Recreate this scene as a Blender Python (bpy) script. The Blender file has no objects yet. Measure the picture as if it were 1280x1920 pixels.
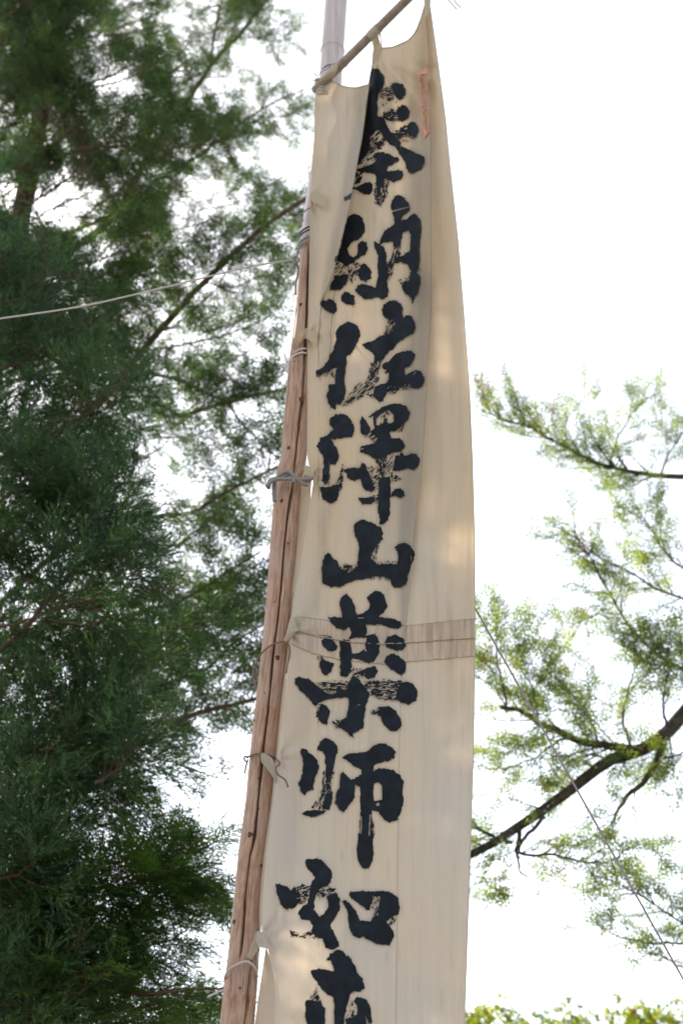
import bpy, math, random
import numpy as np
from mathutils import Vector

random.seed(7)
rng = np.random.default_rng(11)
R = math.radians
S = bpy.context.scene
COL = S.collection

# ------------------------------------------------------------------ camera, sky, sun, exposure
PITCH = R(32.0)
FPX = 50.0 / 36.0 * 1920.0
CZ = 1.6
cam_d = bpy.data.cameras.new('camera')
cam = bpy.data.objects.new('camera', cam_d); COL.objects.link(cam)
cam.location = (0, 0, CZ)
cam.rotation_euler = (R(90) + PITCH, 0, 0)
cam_d.sensor_fit = 'VERTICAL'; cam_d.sensor_height = 36; cam_d.sensor_width = 24
cam_d.lens = 50
cam_d.clip_start = 0.05; cam_d.clip_end = 3000
cam_d.dof.use_dof = True
cam_d.dof.focus_distance = 6.7
cam_d.dof.aperture_fstop = 2.0
S.camera = cam

SUN_DIR = Vector((-0.60, 1.0, 1.12)).normalized()      # towards the sun
elev = math.asin(SUN_DIR.z)
azim = math.atan2(SUN_DIR.x, SUN_DIR.y)
world = bpy.data.worlds.new('World'); S.world = world
world.use_nodes = True
wn = world.node_tree.nodes; wl = world.node_tree.links
wn.clear()
sky = wn.new('ShaderNodeTexSky'); sky.sky_type = 'NISHITA'; sky.sun_disc = False
sky.sun_elevation = elev; sky.sun_rotation = azim
sky.air_density = 1.0; sky.dust_density = 1.2; sky.ozone_density = 1.0
hs = wn.new('ShaderNodeHueSaturation'); hs.inputs['Saturation'].default_value = 0.42
bgn = wn.new('ShaderNodeBackground'); bgn.inputs['Strength'].default_value = 0.15
wo = wn.new('ShaderNodeOutputWorld')
wl.new(sky.outputs[0], hs.inputs['Color']); wl.new(hs.outputs[0], bgn.inputs[0]); wl.new(bgn.outputs[0], wo.inputs[0])

sd = bpy.data.lights.new('sun', 'SUN'); sd.energy = 4.0; sd.angle = R(0.5); sd.color = (1, 0.90, 0.76)
sun = bpy.data.objects.new('sun', sd); COL.objects.link(sun)
sun.rotation_euler = (-SUN_DIR).to_track_quat('-Z', 'Y').to_euler()
sun.location = (-6, 20, 25)

S.render.engine = 'CYCLES'
S.view_settings.view_transform = 'Standard'
S.view_settings.look = 'None'
S.view_settings.gamma = 1
S.view_settings.use_curve_mapping = False
S.view_settings.exposure = 1.2
S.cycles.max_bounces = 8
S.cycles.transparent_max_bounces = 8
S.render.resolution_x = 682; S.render.resolution_y = 1024

# ------------------------------------------------------------------ helpers
CP, SP = math.cos(PITCH), math.sin(PITCH)
def P(x, y, Y):
    """point in the world on the vertical plane y=Y seen along a given direction"""
    a = (x - 640.0) / FPX; b = (960.0 - y) / FPX
    dy = CP - b * SP; dz = SP + b * CP
    return np.stack([a * Y / dy, Y + 0 * a * b, CZ + dz * Y / dy], -1)
def PV(x, y, Y): return np.array(P(np.float64(x), np.float64(y), np.float64(Y)), dtype=float).reshape(3)
def MPP(y, Y):
    b = (960.0 - y) / FPX
    return Y / (CP - b * SP) / FPX

def tag(o, label=None, cat=None, group=None, kind=None):
    if label: o['label'] = label
    if cat: o['category'] = cat
    if group: o['group'] = group
    if kind: o['kind'] = kind
    return o

def thing(name, loc, label, cat, group=None):
    o = bpy.data.objects.new(name, None); COL.objects.link(o)
    o.location = loc; o.empty_display_size = 0.2
    return tag(o, label, cat, group)

def mesh_obj(name, v, f, mat, parent=None, smooth=True, attrs=None, uv=None):
    """v (n,3) world coordinates; f (m,k) ints with k=3 or 4 (or a list of such arrays)"""
    v = np.asarray(v, dtype=np.float32)
    fl = f if isinstance(f, list) else [f]
    fl = [np.asarray(q, dtype=np.int32) for q in fl if len(q)]
    if parent is not None:
        v = v - np.array(parent_loc(parent), dtype=np.float32)
        loc = (0, 0, 0)
    else:
        c = (v.min(0) + v.max(0)) / 2
        c = np.array([c[0], c[1], v[:, 2].min()], dtype=np.float32)
        v = v - c; loc = tuple(float(q) for q in c)
    me = bpy.data.meshes.new(name)
    me.vertices.add(len(v)); me.vertices.foreach_set('co', v.ravel())
    nl = sum(q.size for q in fl); npoly = sum(len(q) for q in fl)
    me.loops.add(nl); me.loops.foreach_set('vertex_index', np.concatenate([q.ravel() for q in fl]))
    me.polygons.add(npoly)
    tot = np.concatenate([np.full(len(q), q.shape[1], dtype=np.int32) for q in fl])
    st = np.concatenate([[0], np.cumsum(tot)[:-1]]).astype(np.int32)
    me.polygons.foreach_set('loop_start', st)
    me.polygons.foreach_set('use_smooth', np.full(npoly, smooth))
    me.update(calc_edges=True)
    if attrs:
        for k, a in attrs.items():
            at = me.attributes.new(k, 'FLOAT', 'POINT'); at.data.foreach_set('value', np.asarray(a, dtype=np.float32))
    if uv is not None:
        ul = me.uv_layers.new(name='UVMap')
        li = np.concatenate([q.ravel() for q in fl])
        ul.data.foreach_set('uv', np.asarray(uv, dtype=np.float32)[li].ravel())
    me.materials.append(mat)
    o = bpy.data.objects.new(name, me); COL.objects.link(o)
    o.location = loc
    if parent is not None: o.parent = parent
    return o

def parent_loc(p):
    l = np.zeros(3)
    while p is not None:
        l = l + np.array(p.location); p = p.parent
    return l

def grid_faces(nr, nc, wrap=False):
    i = np.arange(nr - 1)[:, None]; j = np.arange(nc if wrap else nc - 1)[None, :]
    j2 = (j + 1) % nc
    a = i * nc + j; b = i * nc + j2; c = (i + 1) * nc + j2; d = (i + 1) * nc + j
    return np.stack([a, b, c, d], -1).reshape(-1, 4)

def smooth_path(pts, n):
    pts = np.asarray(pts, dtype=float)
    if len(pts) < 3:
        t = np.linspace(0, 1, n)[:, None]; return pts[0] * (1 - t) + pts[-1] * t
    d = np.concatenate([[0], np.cumsum(np.linalg.norm(np.diff(pts[:, :3], axis=0), axis=1))])
    m = np.zeros_like(pts)
    m[1:-1] = (pts[2:] - pts[:-2]) / (d[2:] - d[:-2])[:, None]
    m[0] = (pts[1] - pts[0]) / (d[1] - d[0]); m[-1] = (pts[-1] - pts[-2]) / (d[-1] - d[-2])
    q = np.linspace(0, d[-1], n)
    k = np.clip(np.searchsorted(d, q, side='right') - 1, 0, len(pts) - 2)
    h = (d[k + 1] - d[k]); t = ((q - d[k]) / h)[:, None]; h = h[:, None]
    return ((2*t**3 - 3*t**2 + 1) * pts[k] + (t**3 - 2*t**2 + t) * h * m[k] + (-2*t**3 + 3*t**2) * pts[k+1] + (t**3 - t**2) * h * m[k+1])

def tube_arrays(path, rad, sides=6, cap=True):
    path = np.asarray(path, dtype=float); n = len(path)
    rad = np.broadcast_to(np.asarray(rad, dtype=float), (n,)) if np.ndim(rad) == 0 or len(rad) == n else np.interp(np.linspace(0, 1, n), np.linspace(0, 1, len(rad)), rad)
    T = np.gradient(path, axis=0); T /= np.linalg.norm(T, axis=1)[:, None] + 1e-9
    up = np.array([0.13, 0.31, 0.94]); 
    if abs(T.mean(0) @ up) > 0.9: up = np.array([0.9, 0.3, 0.1])
    N = np.cross(T, up); N /= np.linalg.norm(N, axis=1)[:, None] + 1e-9
    B = np.cross(T, N)
    a = np.linspace(0, 2 * np.pi, sides, endpoint=False)
    v = path[:, None, :] + rad[:, None, None] * (np.cos(a)[None, :, None] * N[:, None, :] + np.sin(a)[None, :, None] * B[:, None, :])
    return v.reshape(-1, 3), grid_faces(n, sides, True)

class MB:
    def __init__(s): s.v = []; s.f4 = []; s.f3 = []; s.n = 0; s.a = []
    def add(s, v, f, tone=None):
        f = np.asarray(f); (s.f4 if f.shape[1] == 4 else s.f3).append(f + s.n)
        s.v.append(np.asarray(v, dtype=np.float32)); s.n += len(v)
        s.a.append(np.full(len(v), 0.5) if tone is None else tone)
    def tube(s, path, rad, sides=6): v, f = tube_arrays(path, rad, sides); s.add(v, f)
    def build(s, name, mat, parent=None, smooth=True, tone=False):
        if not s.v: return None
        f = []
        if s.f4: f.append(np.concatenate(s.f4))
        if s.f3: f.append(np.concatenate(s.f3))
        return mesh_obj(name, np.concatenate(s.v), f, mat, parent, smooth, {'tone': np.concatenate(s.a)} if tone else None)

def hash2(ix, iy, seed):
    h = (ix.astype(np.int64) * 374761393 + iy.astype(np.int64) * 668265263 + seed * 1442695041) & 0xffffffff
    h = ((h ^ (h >> 13)) * 1274126177) & 0xffffffff
    return ((h ^ (h >> 16)) & 0xffffff) / float(0xffffff)
def vnoise(x, y, seed=0):
    x = np.asarray(x, dtype=float); y = np.asarray(y, dtype=float)
    ix = np.floor(x); iy = np.floor(y); fx = x - ix; fy = y - iy
    fx = fx * fx * (3 - 2 * fx); fy = fy * fy * (3 - 2 * fy)
    a = hash2(ix, iy, seed); b = hash2(ix + 1, iy, seed); c = hash2(ix, iy + 1, seed); d = hash2(ix + 1, iy + 1, seed)
    return (a * (1 - fx) + b * fx) * (1 - fy) + (c * (1 - fx) + d * fx) * fy
def sstep(a, b, x):
    t = np.clip((x - a) / (b - a), 0, 1); return t * t * (3 - 2 * t)
def PL(pts):
    p = np.array(pts, dtype=float); p = p[np.argsort(p[:, 0])]
    return lambda q: np.interp(q, p[:, 0], p[:, 1])

# ------------------------------------------------------------------ materials
def new_mat(name):
    m = bpy.data.materials.new(name); m.use_nodes = True
    nt = m.node_tree; nt.nodes.clear()
    out = nt.nodes.new('ShaderNodeOutputMaterial')
    return m, nt, out
def N(nt, t, **kw):
    n = nt.nodes.new(t)
    for k, v in kw.items():
        if k.startswith('i_'): n.inputs[k[2:].replace('_', ' ')].default_value = v
        else: setattr(n, k, v)
    return n
def ramp(nt, stops):
    r = nt.nodes.new('ShaderNodeValToRGB'); e = r.color_ramp.elements
    while len(e) > 2: e.remove(e[-1])
    for i, (p, c) in enumerate(stops):
        if i >= 2: e.new(p)
        e[i].position = p; e[i].color = (c[0], c[1], c[2], 1)
    return r

def mat_leaf(name, dark, light, trans=0.5, tcol=(1.5, 1.6, 0.7), gloss=0.45):
    m, nt, out = new_mat(name); L = nt.links
    at = N(nt, 'ShaderNodeAttribute', attribute_name='tone')
    r = ramp(nt, [(0.0, dark), (0.86, light), (0.97, (0.075, 0.045, 0.030))]); L.new(at.outputs['Fac'], r.inputs[0])
    d = N(nt, 'ShaderNodeBsdfPrincipled'); d.inputs['Roughness'].default_value = 0.5
    d.inputs['Specular IOR Level'].default_value = gloss
    L.new(r.outputs[0], d.inputs['Base Color'])
    mu = N(nt, 'ShaderNodeMix', data_type='RGBA', blend_type='MULTIPLY'); mu.inputs[0].default_value = 1; mu.clamp_result = False
    mu.inputs[7].default_value = (*tcol, 1); L.new(r.outputs[0], mu.inputs[6])
    t = N(nt, 'ShaderNodeBsdfTranslucent'); L.new(mu.outputs[2], t.inputs[0])
    mx = N(nt, 'ShaderNodeMixShader'); mx.inputs[0].default_value = trans
    L.new(d.outputs[0], mx.inputs[1]); L.new(t.outputs[0], mx.inputs[2]); L.new(mx.outputs[0], out.inputs[0])
    return m

def mat_bark(name, c1, c2, scale=14, rough=0.9, bump=0.6, stretch=4.0):
    m, nt, out = new_mat(name); L = nt.links
    tc = N(nt, 'ShaderNodeTexCoord'); mp = N(nt, 'ShaderNodeMapping'); mp.inputs['Scale'].default_value = (1, 1, 1 / stretch)
    L.new(tc.outputs['Object'], mp.inputs[0])
    n1 = N(nt, 'ShaderNodeTexNoise'); n1.inputs['Scale'].default_value = scale; n1.inputs['Detail'].default_value = 8; n1.inputs['Roughness'].default_value = 0.65
    L.new(mp.outputs[0], n1.inputs['Vector'])
    r = ramp(nt, [(0.3, c1), (0.7, c2)]); L.new(n1.outputs[0], r.inputs[0])
    d = N(nt, 'ShaderNodeBsdfPrincipled'); d.inputs['Roughness'].default_value = rough
    d.inputs['Specular IOR Level'].default_value = 0.2
    bp = N(nt, 'ShaderNodeBump'); bp.inputs['Strength'].default_value = bump; bp.inputs['Distance'].default_value = 0.02
    L.new(n1.outputs[0], bp.inputs['Height']); L.new(bp.outputs[0], d.inputs['Normal'])
    L.new(r.outputs[0], d.inputs['Base Color']); L.new(d.outputs[0], out.inputs[0])
    return m

def mat_simple(name, col, rough=0.8, spec=0.3, var=0.25, scale=60, bump=0.0):
    m, nt, out = new_mat(name); L = nt.links
    tc = N(nt, 'ShaderNodeTexCoord')
    n1 = N(nt, 'ShaderNodeTexNoise'); n1.inputs['Scale'].default_value = scale; n1.inputs['Detail'].default_value = 5
    L.new(tc.outputs['Object'], n1.inputs['Vector'])
    r = ramp(nt, [(0.25, [c * (1 - var) for c in col]), (0.75, [min(1, c * (1 + var)) for c in col])]); L.new(n1.outputs[0], r.inputs[0])
    d = N(nt, 'ShaderNodeBsdfPrincipled'); d.inputs['Roughness'].default_value = rough; d.inputs['Specular IOR Level'].default_value = spec
    L.new(r.outputs[0], d.inputs['Base Color'])
    if bump:
        bp = N(nt, 'ShaderNodeBump'); bp.inputs['Strength'].default_value = bump; bp.inputs['Distance'].default_value = 0.003
        L.new(n1.outputs[0], bp.inputs['Height']); L.new(bp.outputs[0], d.inputs['Normal'])
    L.new(d.outputs[0], out.inputs[0])
    return m

def mat_cloth(name, base=(0.55, 0.505, 0.445), dirt_shade=(0.33, 0.31, 0.28), dirt_shade_amt=0.55, trans=0.38):
    """unbleached cotton: grain, water streaks and pleat shade painted as streaks follow the cloth (UV = cloth coordinates)"""
    m, nt, out = new_mat(name); L = nt.links
    uv = N(nt, 'ShaderNodeUVMap', uv_map='UVMap')
    mp = N(nt, 'ShaderNodeMapping'); mp.inputs['Scale'].default_value = (26, 0.9, 1); L.new(uv.outputs[0], mp.inputs[0])
    n1 = N(nt, 'ShaderNodeTexNoise'); n1.inputs['Scale'].default_value = 1; n1.inputs['Detail'].default_value = 6; n1.inputs['Roughness'].default_value = 0.6
    L.new(mp.outputs[0], n1.inputs['Vector'])
    mp2 = N(nt, 'ShaderNodeMapping'); mp2.inputs['Scale'].default_value = (7, 7, 1); L.new(uv.outputs[0], mp2.inputs[0])
    n2 = N(nt, 'ShaderNodeTexNoise'); n2.inputs['Scale'].default_value = 1; n2.inputs['Detail'].default_value = 5
    L.new(mp2.outputs[0], n2.inputs['Vector'])
    mp3 = N(nt, 'ShaderNodeMapping'); mp3.inputs['Scale'].default_value = (110, 2.2, 1); L.new(uv.outputs[0], mp3.inputs[0])
    n3 = N(nt, 'ShaderNodeTexNoise'); n3.inputs['Scale'].default_value = 1; n3.inputs['Detail'].default_value = 3
    L.new(mp3.outputs[0], n3.inputs['Vector'])
    r1 = ramp(nt, [(0.50, (0, 0, 0)), (0.80, (1, 1, 1))]); L.new(n1.outputs[0], r1.inputs[0])
    r2 = ramp(nt, [(0.40, (0.1, 0.1, 0.1)), (0.72, (1, 1, 1))]); L.new(n2.outputs[0], r2.inputs[0])
    r3 = ramp(nt, [(0.52, (0, 0, 0)), (0.8, (0.34, 0.34, 0.34))]); L.new(n3.outputs[0], r3.inputs[0])
    mul = N(nt, 'ShaderNodeMath', operation='MULTIPLY'); L.new(r1.outputs[0], mul.inputs[0]); L.new(r2.outputs[0], mul.inputs[1])
    mx0 = N(nt, 'ShaderNodeMath', operation='ADD'); L.new(mul.outputs[0], mx0.inputs[0]); L.new(r3.outputs[0], mx0.inputs[1])
    at = N(nt, 'ShaderNodeAttribute', attribute_name='stain_shade')
    ad = N(nt, 'ShaderNodeMath', operation='MULTIPLY_ADD'); L.new(mx0.outputs[0], ad.inputs[0]); ad.inputs[1].default_value = dirt_shade_amt; L.new(at.outputs['Fac'], ad.inputs[2])
    ad.use_clamp = True
    mc = N(nt, 'ShaderNodeMix', data_type='RGBA'); mc.inputs[6].default_value = (*base, 1); mc.inputs[7].default_value = (*dirt_shade, 1)
    L.new(ad.outputs[0], mc.inputs[0])
    mp4 = N(nt, 'ShaderNodeMapping'); mp4.inputs['Scale'].default_value = (2.2, 1.3, 1); L.new(uv.outputs[0], mp4.inputs[0])
    n4 = N(nt, 'ShaderNodeTexNoise'); n4.inputs['Scale'].default_value = 1; n4.inputs['Detail'].default_value = 4; L.new(mp4.outputs[0], n4.inputs['Vector'])
    r4 = ramp(nt, [(0.35, (1.04, 0.98, 0.88)), (0.65, (0.93, 0.95, 0.98))]); L.new(n4.outputs[0], r4.inputs[0])
    mt = N(nt, 'ShaderNodeMix', data_type='RGBA', blend_type='MULTIPLY'); mt.inputs[0].default_value = 1; L.new(mc.outputs[2], mt.inputs[6]); L.new(r4.outputs[0], mt.inputs[7])
    mc = mt
    sx = N(nt, 'ShaderNodeSeparateXYZ'); L.new(uv.outputs[0], sx.inputs[0])
    mr = N(nt, 'ShaderNodeMapRange'); mr.inputs[1].default_value = 1.0; mr.inputs[2].default_value = 2.7; L.new(sx.outputs[1], mr.inputs[0])
    r5 = ramp(nt, [(0.0, (1.06, 1.09, 1.15)), (1.0, (1.02, 0.985, 0.93))]); L.new(mr.outputs[0], r5.inputs[0])   # lower sewn length tinted paler; cooler light there put into the colour
    mt2 = N(nt, 'ShaderNodeMix', data_type='RGBA', blend_type='MULTIPLY'); mt2.inputs[0].default_value = 1; L.new(mt.outputs[2], mt2.inputs[6]); L.new(r5.outputs[0], mt2.inputs[7])
    mc = mt2
    d = N(nt, 'ShaderNodeBsdfDiffuse'); L.new(mc.outputs[2], d.inputs[0])
    wt = N(nt, 'ShaderNodeMix', data_type='RGBA', blend_type='MULTIPLY'); wt.inputs[0].default_value = 1; wt.inputs[7].default_value = (1.10, 0.92, 0.74, 1)
    L.new(mc.outputs[2], wt.inputs[6])
    t = N(nt, 'ShaderNodeBsdfTranslucent'); L.new(wt.outputs[2], t.inputs[0])
    # weave and soft small wrinkles
    wv = N(nt, 'ShaderNodeMapping'); wv.inputs['Scale'].default_value = (420, 420, 1); L.new(uv.outputs[0], wv.inputs[0])
    nw = N(nt, 'ShaderNodeTexNoise'); nw.inputs['Scale'].default_value = 1; nw.inputs['Detail'].default_value = 1; L.new(wv.outputs[0], nw.inputs['Vector'])
    bp = N(nt, 'ShaderNodeBump'); bp.inputs['Strength'].default_value = 0.25; bp.inputs['Distance'].default_value = 0.002; L.new(nw.outputs[0], bp.inputs['Height'])
    bp2 = N(nt, 'ShaderNodeBump'); bp2.inputs['Strength'].default_value = 0.6; bp2.inputs['Distance'].default_value = 0.014; L.new(n1.outputs[0], bp2.inputs['Height']); L.new(bp.outputs[0], bp2.inputs['Normal'])
    L.new(bp2.outputs[0], d.inputs['Normal'])
    mx = N(nt, 'ShaderNodeMixShader'); mx.inputs[0].default_value = trans
    L.new(d.outputs[0], mx.inputs[1]); L.new(t.outputs[0], mx.inputs[2]); L.new(mx.outputs[0], out.inputs[0])
    return m

M_cloth = mat_cloth('cream_cotton')
M_tongue = mat_cloth('worn_cotton', base=(0.40, 0.345, 0.275), dirt_shade=(0.2, 0.17, 0.14), dirt_shade_amt=0.9, trans=0.2)
M_band = mat_cloth('doubled_cotton', base=(0.79, 0.75, 0.69), dirt_shade=(0.42, 0.39, 0.37), dirt_shade_amt=1.0, trans=0.52)
M_tab = mat_cloth('hem_cotton', base=(0.50, 0.46, 0.39), dirt_shade_amt=0.7, trans=0.25)
M_ink = mat_simple('black_ink', (0.009, 0.013, 0.019), rough=0.75, spec=0.22, var=0.55, scale=16, bump=0.3)
M_red = mat_simple('red_stamp_ink', (0.58, 0.28, 0.20), rough=0.9, spec=0.1, var=0.12)
M_rope = mat_simple('pale_rope', (0.50, 0.46, 0.44), var=0.25, scale=200, bump=0.5)
M_rope_grey = mat_simple('weathered_rope', (0.27, 0.25, 0.24), var=0.3, scale=180, bump=0.5)
M_string = mat_simple('white_string', (0.62, 0.56, 0.56), var=0.15, scale=200)
M_guy = mat_simple('greyed_guy_line', (0.34, 0.28, 0.33), var=0.15, scale=200)
M_wire = mat_simple('brown_twine', (0.17, 0.12, 0.10), var=0.3, scale=200)
M_dark = mat_simple('dark_wire', (0.035, 0.032, 0.035), rough=0.5, var=0.2)
M_thread = mat_simple('brown_thread', (0.33, 0.27, 0.20), var=0.3, scale=300)
M_bark_brown = mat_bark('brown_bark', (0.055, 0.034, 0.024), (0.16, 0.10, 0.07))
M_bark_grey = mat_bark('grey_bark', (0.025, 0.022, 0.019), (0.10, 0.085, 0.065), scale=22, bump=1.0, stretch=2)
M_cedar = mat_leaf('cedar_needles', (0.012, 0.035, 0.015), (0.068, 0.135, 0.042), trans=0.35, tcol=(1.3, 1.6, 0.7))
M_back = mat_leaf('far_needles', (0.020, 0.042, 0.024), (0.090, 0.145, 0.055), trans=0.5, tcol=(1.5, 1.6, 0.7))
M_hinoki = mat_leaf('cypress_sprays', (0.018, 0.048, 0.018), (0.085, 0.155, 0.036), trans=0.5, tcol=(1.5, 1.6, 0.6))
M_fir = mat_leaf('fir_needles', (0.035, 0.065, 0.034), (0.19, 0.22, 0.045), trans=0.62, tcol=(1.9, 2.0, 1.0))
M_yellow = mat_leaf('new_leaves', (0.05, 0.10, 0.02), (0.24, 0.26, 0.03), trans=0.6, tcol=(1.9, 1.9, 0.6))

def mat_wood():
    m, nt, out = new_mat('weathered_log'); L = nt.links
    uv = N(nt, 'ShaderNodeUVMap', uv_map='UVMap')
    mp = N(nt, 'ShaderNodeMapping'); mp.inputs['Scale'].default_value = (26, 5, 1); L.new(uv.outputs[0], mp.inputs[0])
    n1 = N(nt, 'ShaderNodeTexNoise'); n1.inputs['Scale'].default_value = 1; n1.inputs['Detail'].default_value = 9; n1.inputs['Roughness'].default_value = 0.68; n1.inputs['Distortion'].default_value = 0.6
    L.new(mp.outputs[0], n1.inputs['Vector'])
    r = ramp(nt, [(0.28, (0.15, 0.080, 0.055)), (0.5, (0.375, 0.215, 0.135)), (0.75, (0.58, 0.385, 0.265))]); L.new(n1.outputs[0], r.inputs[0])
    mp2 = N(nt, 'ShaderNodeMapping'); mp2.inputs['Scale'].default_value = (3, 4, 1); L.new(uv.outputs[0], mp2.inputs[0])
    n2 = N(nt, 'ShaderNodeTexNoise'); n2.inputs['Scale'].default_value = 1; n2.inputs['Detail'].default_value = 5; L.new(mp2.outputs[0], n2.inputs['Vector'])
    r2 = ramp(nt, [(0.35, (0, 0, 0)), (0.7, (0.55, 0.55, 0.55))]); L.new(n2.outputs[0], r2.inputs[0])
    mc = N(nt, 'ShaderNodeMix', data_type='RGBA'); L.new(r2.outputs[0], mc.inputs[0]); L.new(r.outputs[0], mc.inputs[6]); mc.inputs[7].default_value = (0.42, 0.32, 0.27, 1)
    # dark fine checks
    mp3 = N(nt, 'ShaderNodeMapping'); mp3.inputs['Scale'].default_value = (90, 4, 1); L.new(uv.outputs[0], mp3.inputs[0])
    n3 = N(nt, 'ShaderNodeTexNoise'); n3.inputs['Scale'].default_value = 1; n3.inputs['Detail'].default_value = 4; L.new(mp3.outputs[0], n3.inputs['Vector'])
    r3 = ramp(nt, [(0.30, (0.30, 0.26, 0.24)), (0.42, (1, 1, 1))]); L.new(n3.outputs[0], r3.inputs[0])
    ml = N(nt, 'ShaderNodeMix', data_type='RGBA', blend_type='MULTIPLY'); ml.inputs[0].default_value = 1; L.new(mc.outputs[2], ml.inputs[6]); L.new(r3.outputs[0], ml.inputs[7])
    d = N(nt, 'ShaderNodeBsdfPrincipled'); d.inputs['Roughness'].default_value = 0.62; d.inputs['Specular IOR Level'].default_value = 0.35
    bp = N(nt, 'ShaderNodeBump'); bp.inputs['Strength'].default_value = 0.5; bp.inputs['Distance'].default_value = 0.004
    L.new(n1.outputs[0], bp.inputs['Height']); L.new(bp.outputs[0], d.inputs['Normal'])
    L.new(ml.outputs[2], d.inputs['Base Color']); L.new(d.outputs[0], out.inputs[0])
    return m
M_wood = mat_wood()
M_knot = mat_simple('dark_knot_wood', (0.085, 0.05, 0.035), var=0.4, scale=120, bump=0.5)
M_bamboo = mat_bark('silvery_bamboo', (0.40, 0.34, 0.33), (0.64, 0.56, 0.545), scale=30, rough=0.42, bump=0.1, stretch=14)
M_bar = mat_bark('brown_bamboo', (0.20, 0.155, 0.135), (0.36, 0.30, 0.26), scale=30, rough=0.5, bump=0.15, stretch=1)
M_crack = mat_simple('split_shadow_wood', (0.06, 0.035, 0.025), var=0.3)

# ------------------------------------------------------------------ ground
def mat_ground():
    m, nt, out = new_mat('pale_gravelly_earth'); L = nt.links
    tc = N(nt, 'ShaderNodeTexCoord')
    n1 = N(nt, 'ShaderNodeTexNoise'); n1.inputs['Scale'].default_value = 0.4; n1.inputs['Detail'].default_value = 10; L.new(tc.outputs['Object'], n1.inputs['Vector'])
    n2 = N(nt, 'ShaderNodeTexVoronoi'); n2.inputs['Scale'].default_value = 30; L.new(tc.outputs['Object'], n2.inputs['Vector'])
    r = ramp(nt, [(0.35, (0.06, 0.07, 0.035)), (0.6, (0.27, 0.24, 0.20))]); L.new(n1.outputs[0], r.inputs[0])
    d = N(nt, 'ShaderNodeBsdfPrincipled'); d.inputs['Roughness'].default_value = 0.95; L.new(r.outputs[0], d.inputs['Base Color'])
    bp = N(nt, 'ShaderNodeBump'); bp.inputs['Strength'].default_value = 0.4; bp.inputs['Distance'].default_value = 0.02; L.new(n2.outputs[0], bp.inputs['Height']); L.new(bp.outputs[0], d.inputs['Normal'])
    L.new(d.outputs[0], out.inputs[0]); return m
gx, gy = np.meshgrid(np.concatenate([[-900, -400, -150], np.linspace(-60, 60, 61), [150, 400, 900]]), np.concatenate([[-900, -400, -150], np.linspace(-60, 60, 61), [150, 400, 900]]))
gz = 0.10 * (vnoise(gx / 5, gy / 5, 3) - 0.5) - 0.05
gv = np.stack([gx, gy, gz], -1).reshape(-1, 3)
tag(mesh_obj('ground', gv, grid_faces(gx.shape[0], gx.shape[1])[:, ::-1], mat_ground()), kind='structure')

# ------------------------------------------------------------------ the banner surface
fL = PL([(-20, 592), (150, 592), (300, 586), (380, 582), (560, 578), (700, 576), (860, 576), (904, 587), (1000, 572), (1120, 551), (1165, 545), (1200, 546), (1300, 533), (1400, 523), (1500, 513), (1600, 499), (1700, 490), (1745, 490), (1779, 502), (1844, 516), (1920, 515), (2100, 508)])
fR = PL([(-20, 802), (0, 804), (127, 822), (225, 835), (300, 842), (449, 858), (600, 870), (740, 880), (860, 885), (1002, 889), (1200, 890), (1400, 887), (1600, 881), (1920, 870), (2100, 864)])
fF = PL([(-20, 712), (90, 703), (124, 696), (157, 693), (208, 686), (262, 679), (300, 671), (353, 662), (435, 645), (514, 624), (563, 603), (640, 597), (2100, 597)])
fC = PL([(-20, 797), (30, 797), (130, 805), (250, 807), (560, 809), (740, 799), (860, 792), (970, 778), (1120, 765), (1250, 753), (1400, 748), (2100, 740)])
def fa(y): return 1 - sstep(470, 590, y)
def ca(y): return 1 - sstep(850, 1300, y)
twp = PL([(-40, 0.60), (150, 0.56), (400, 0.44), (700, 0.24), (1000, 0.08), (1200, 0.0), (2200, -0.03)])
Y0 = 6.0
def pleat(x, y):
    s = (x - fL(y)) / (fR(y) - fL(y))
    w = 0.0085 * np.sin(2 * np.pi * (s * 5.3 + 0.5 * vnoise(s * 3, y / 420, 1)) + 1.0)
    w = w + 0.034 * (vnoise(s * 7, y / 520, 2) - 0.5) + 0.013 * (vnoise(s * 19, y / 430, 4) - 0.5)
    right = sstep(0.55, 0.75, s)
    g = np.exp(-((y - 1205) / 130.0) ** 2)
    w = w + right * g * 0.020 * (vnoise(s * 46, y / 150, 5) - 0.5)
    g2 = np.exp(-((y - 1205) / 38.0) ** 2)
    w = w + g2 * 0.0045 * (vnoise(x / 4.0, y / 40.0, 6) - 0.5)
    # creases fanning out of the middle hanger
    dx = x - 708; dy = y - 100
    ang = np.arctan2(dx, np.maximum(dy, 1)); rr = np.hypot(dx, dy)
    fan = np.exp(-((rr - 90) / 90.0) ** 2) * sstep(5, 30, dy)
    w = w + fan * 0.020 * np.sin(ang * 15 + 0.6)
    # diagonal sag from the left hanger
    dx = x - 600; dy = y - 160
    q = (dx * 0.8 - dy * 0.6)
    w = w + 0.018 * np.exp(-((dx + dy * 1 - 70) / 80.0) ** 2) * np.sin(q / 11.0) * sstep(0, 40, dy)
    # drag lines running to each tie on the left edge
    for yt in (375, 630, 895, 1185, 1420, 1750):
        dx = x - fL(np.float64(yt)); dyy = y - yt
        rr = np.hypot(dx, dyy) + 1e-3
        an = np.arctan2(dyy, np.maximum(dx, 0.5))
        w = w + 0.012 * np.exp(-rr / 50.0) * np.sin(an * 7) * sstep(2, 12, rr)
    return w
def Ymid(x, y):
    s = (x - fL(y)) / (fR(y) - fL(y))
    return Y0 - twp(y) * s + pleat(x, y) - 0.012 * ca(y) * sstep(fC(y) - 30, fC(y), x)
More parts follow.
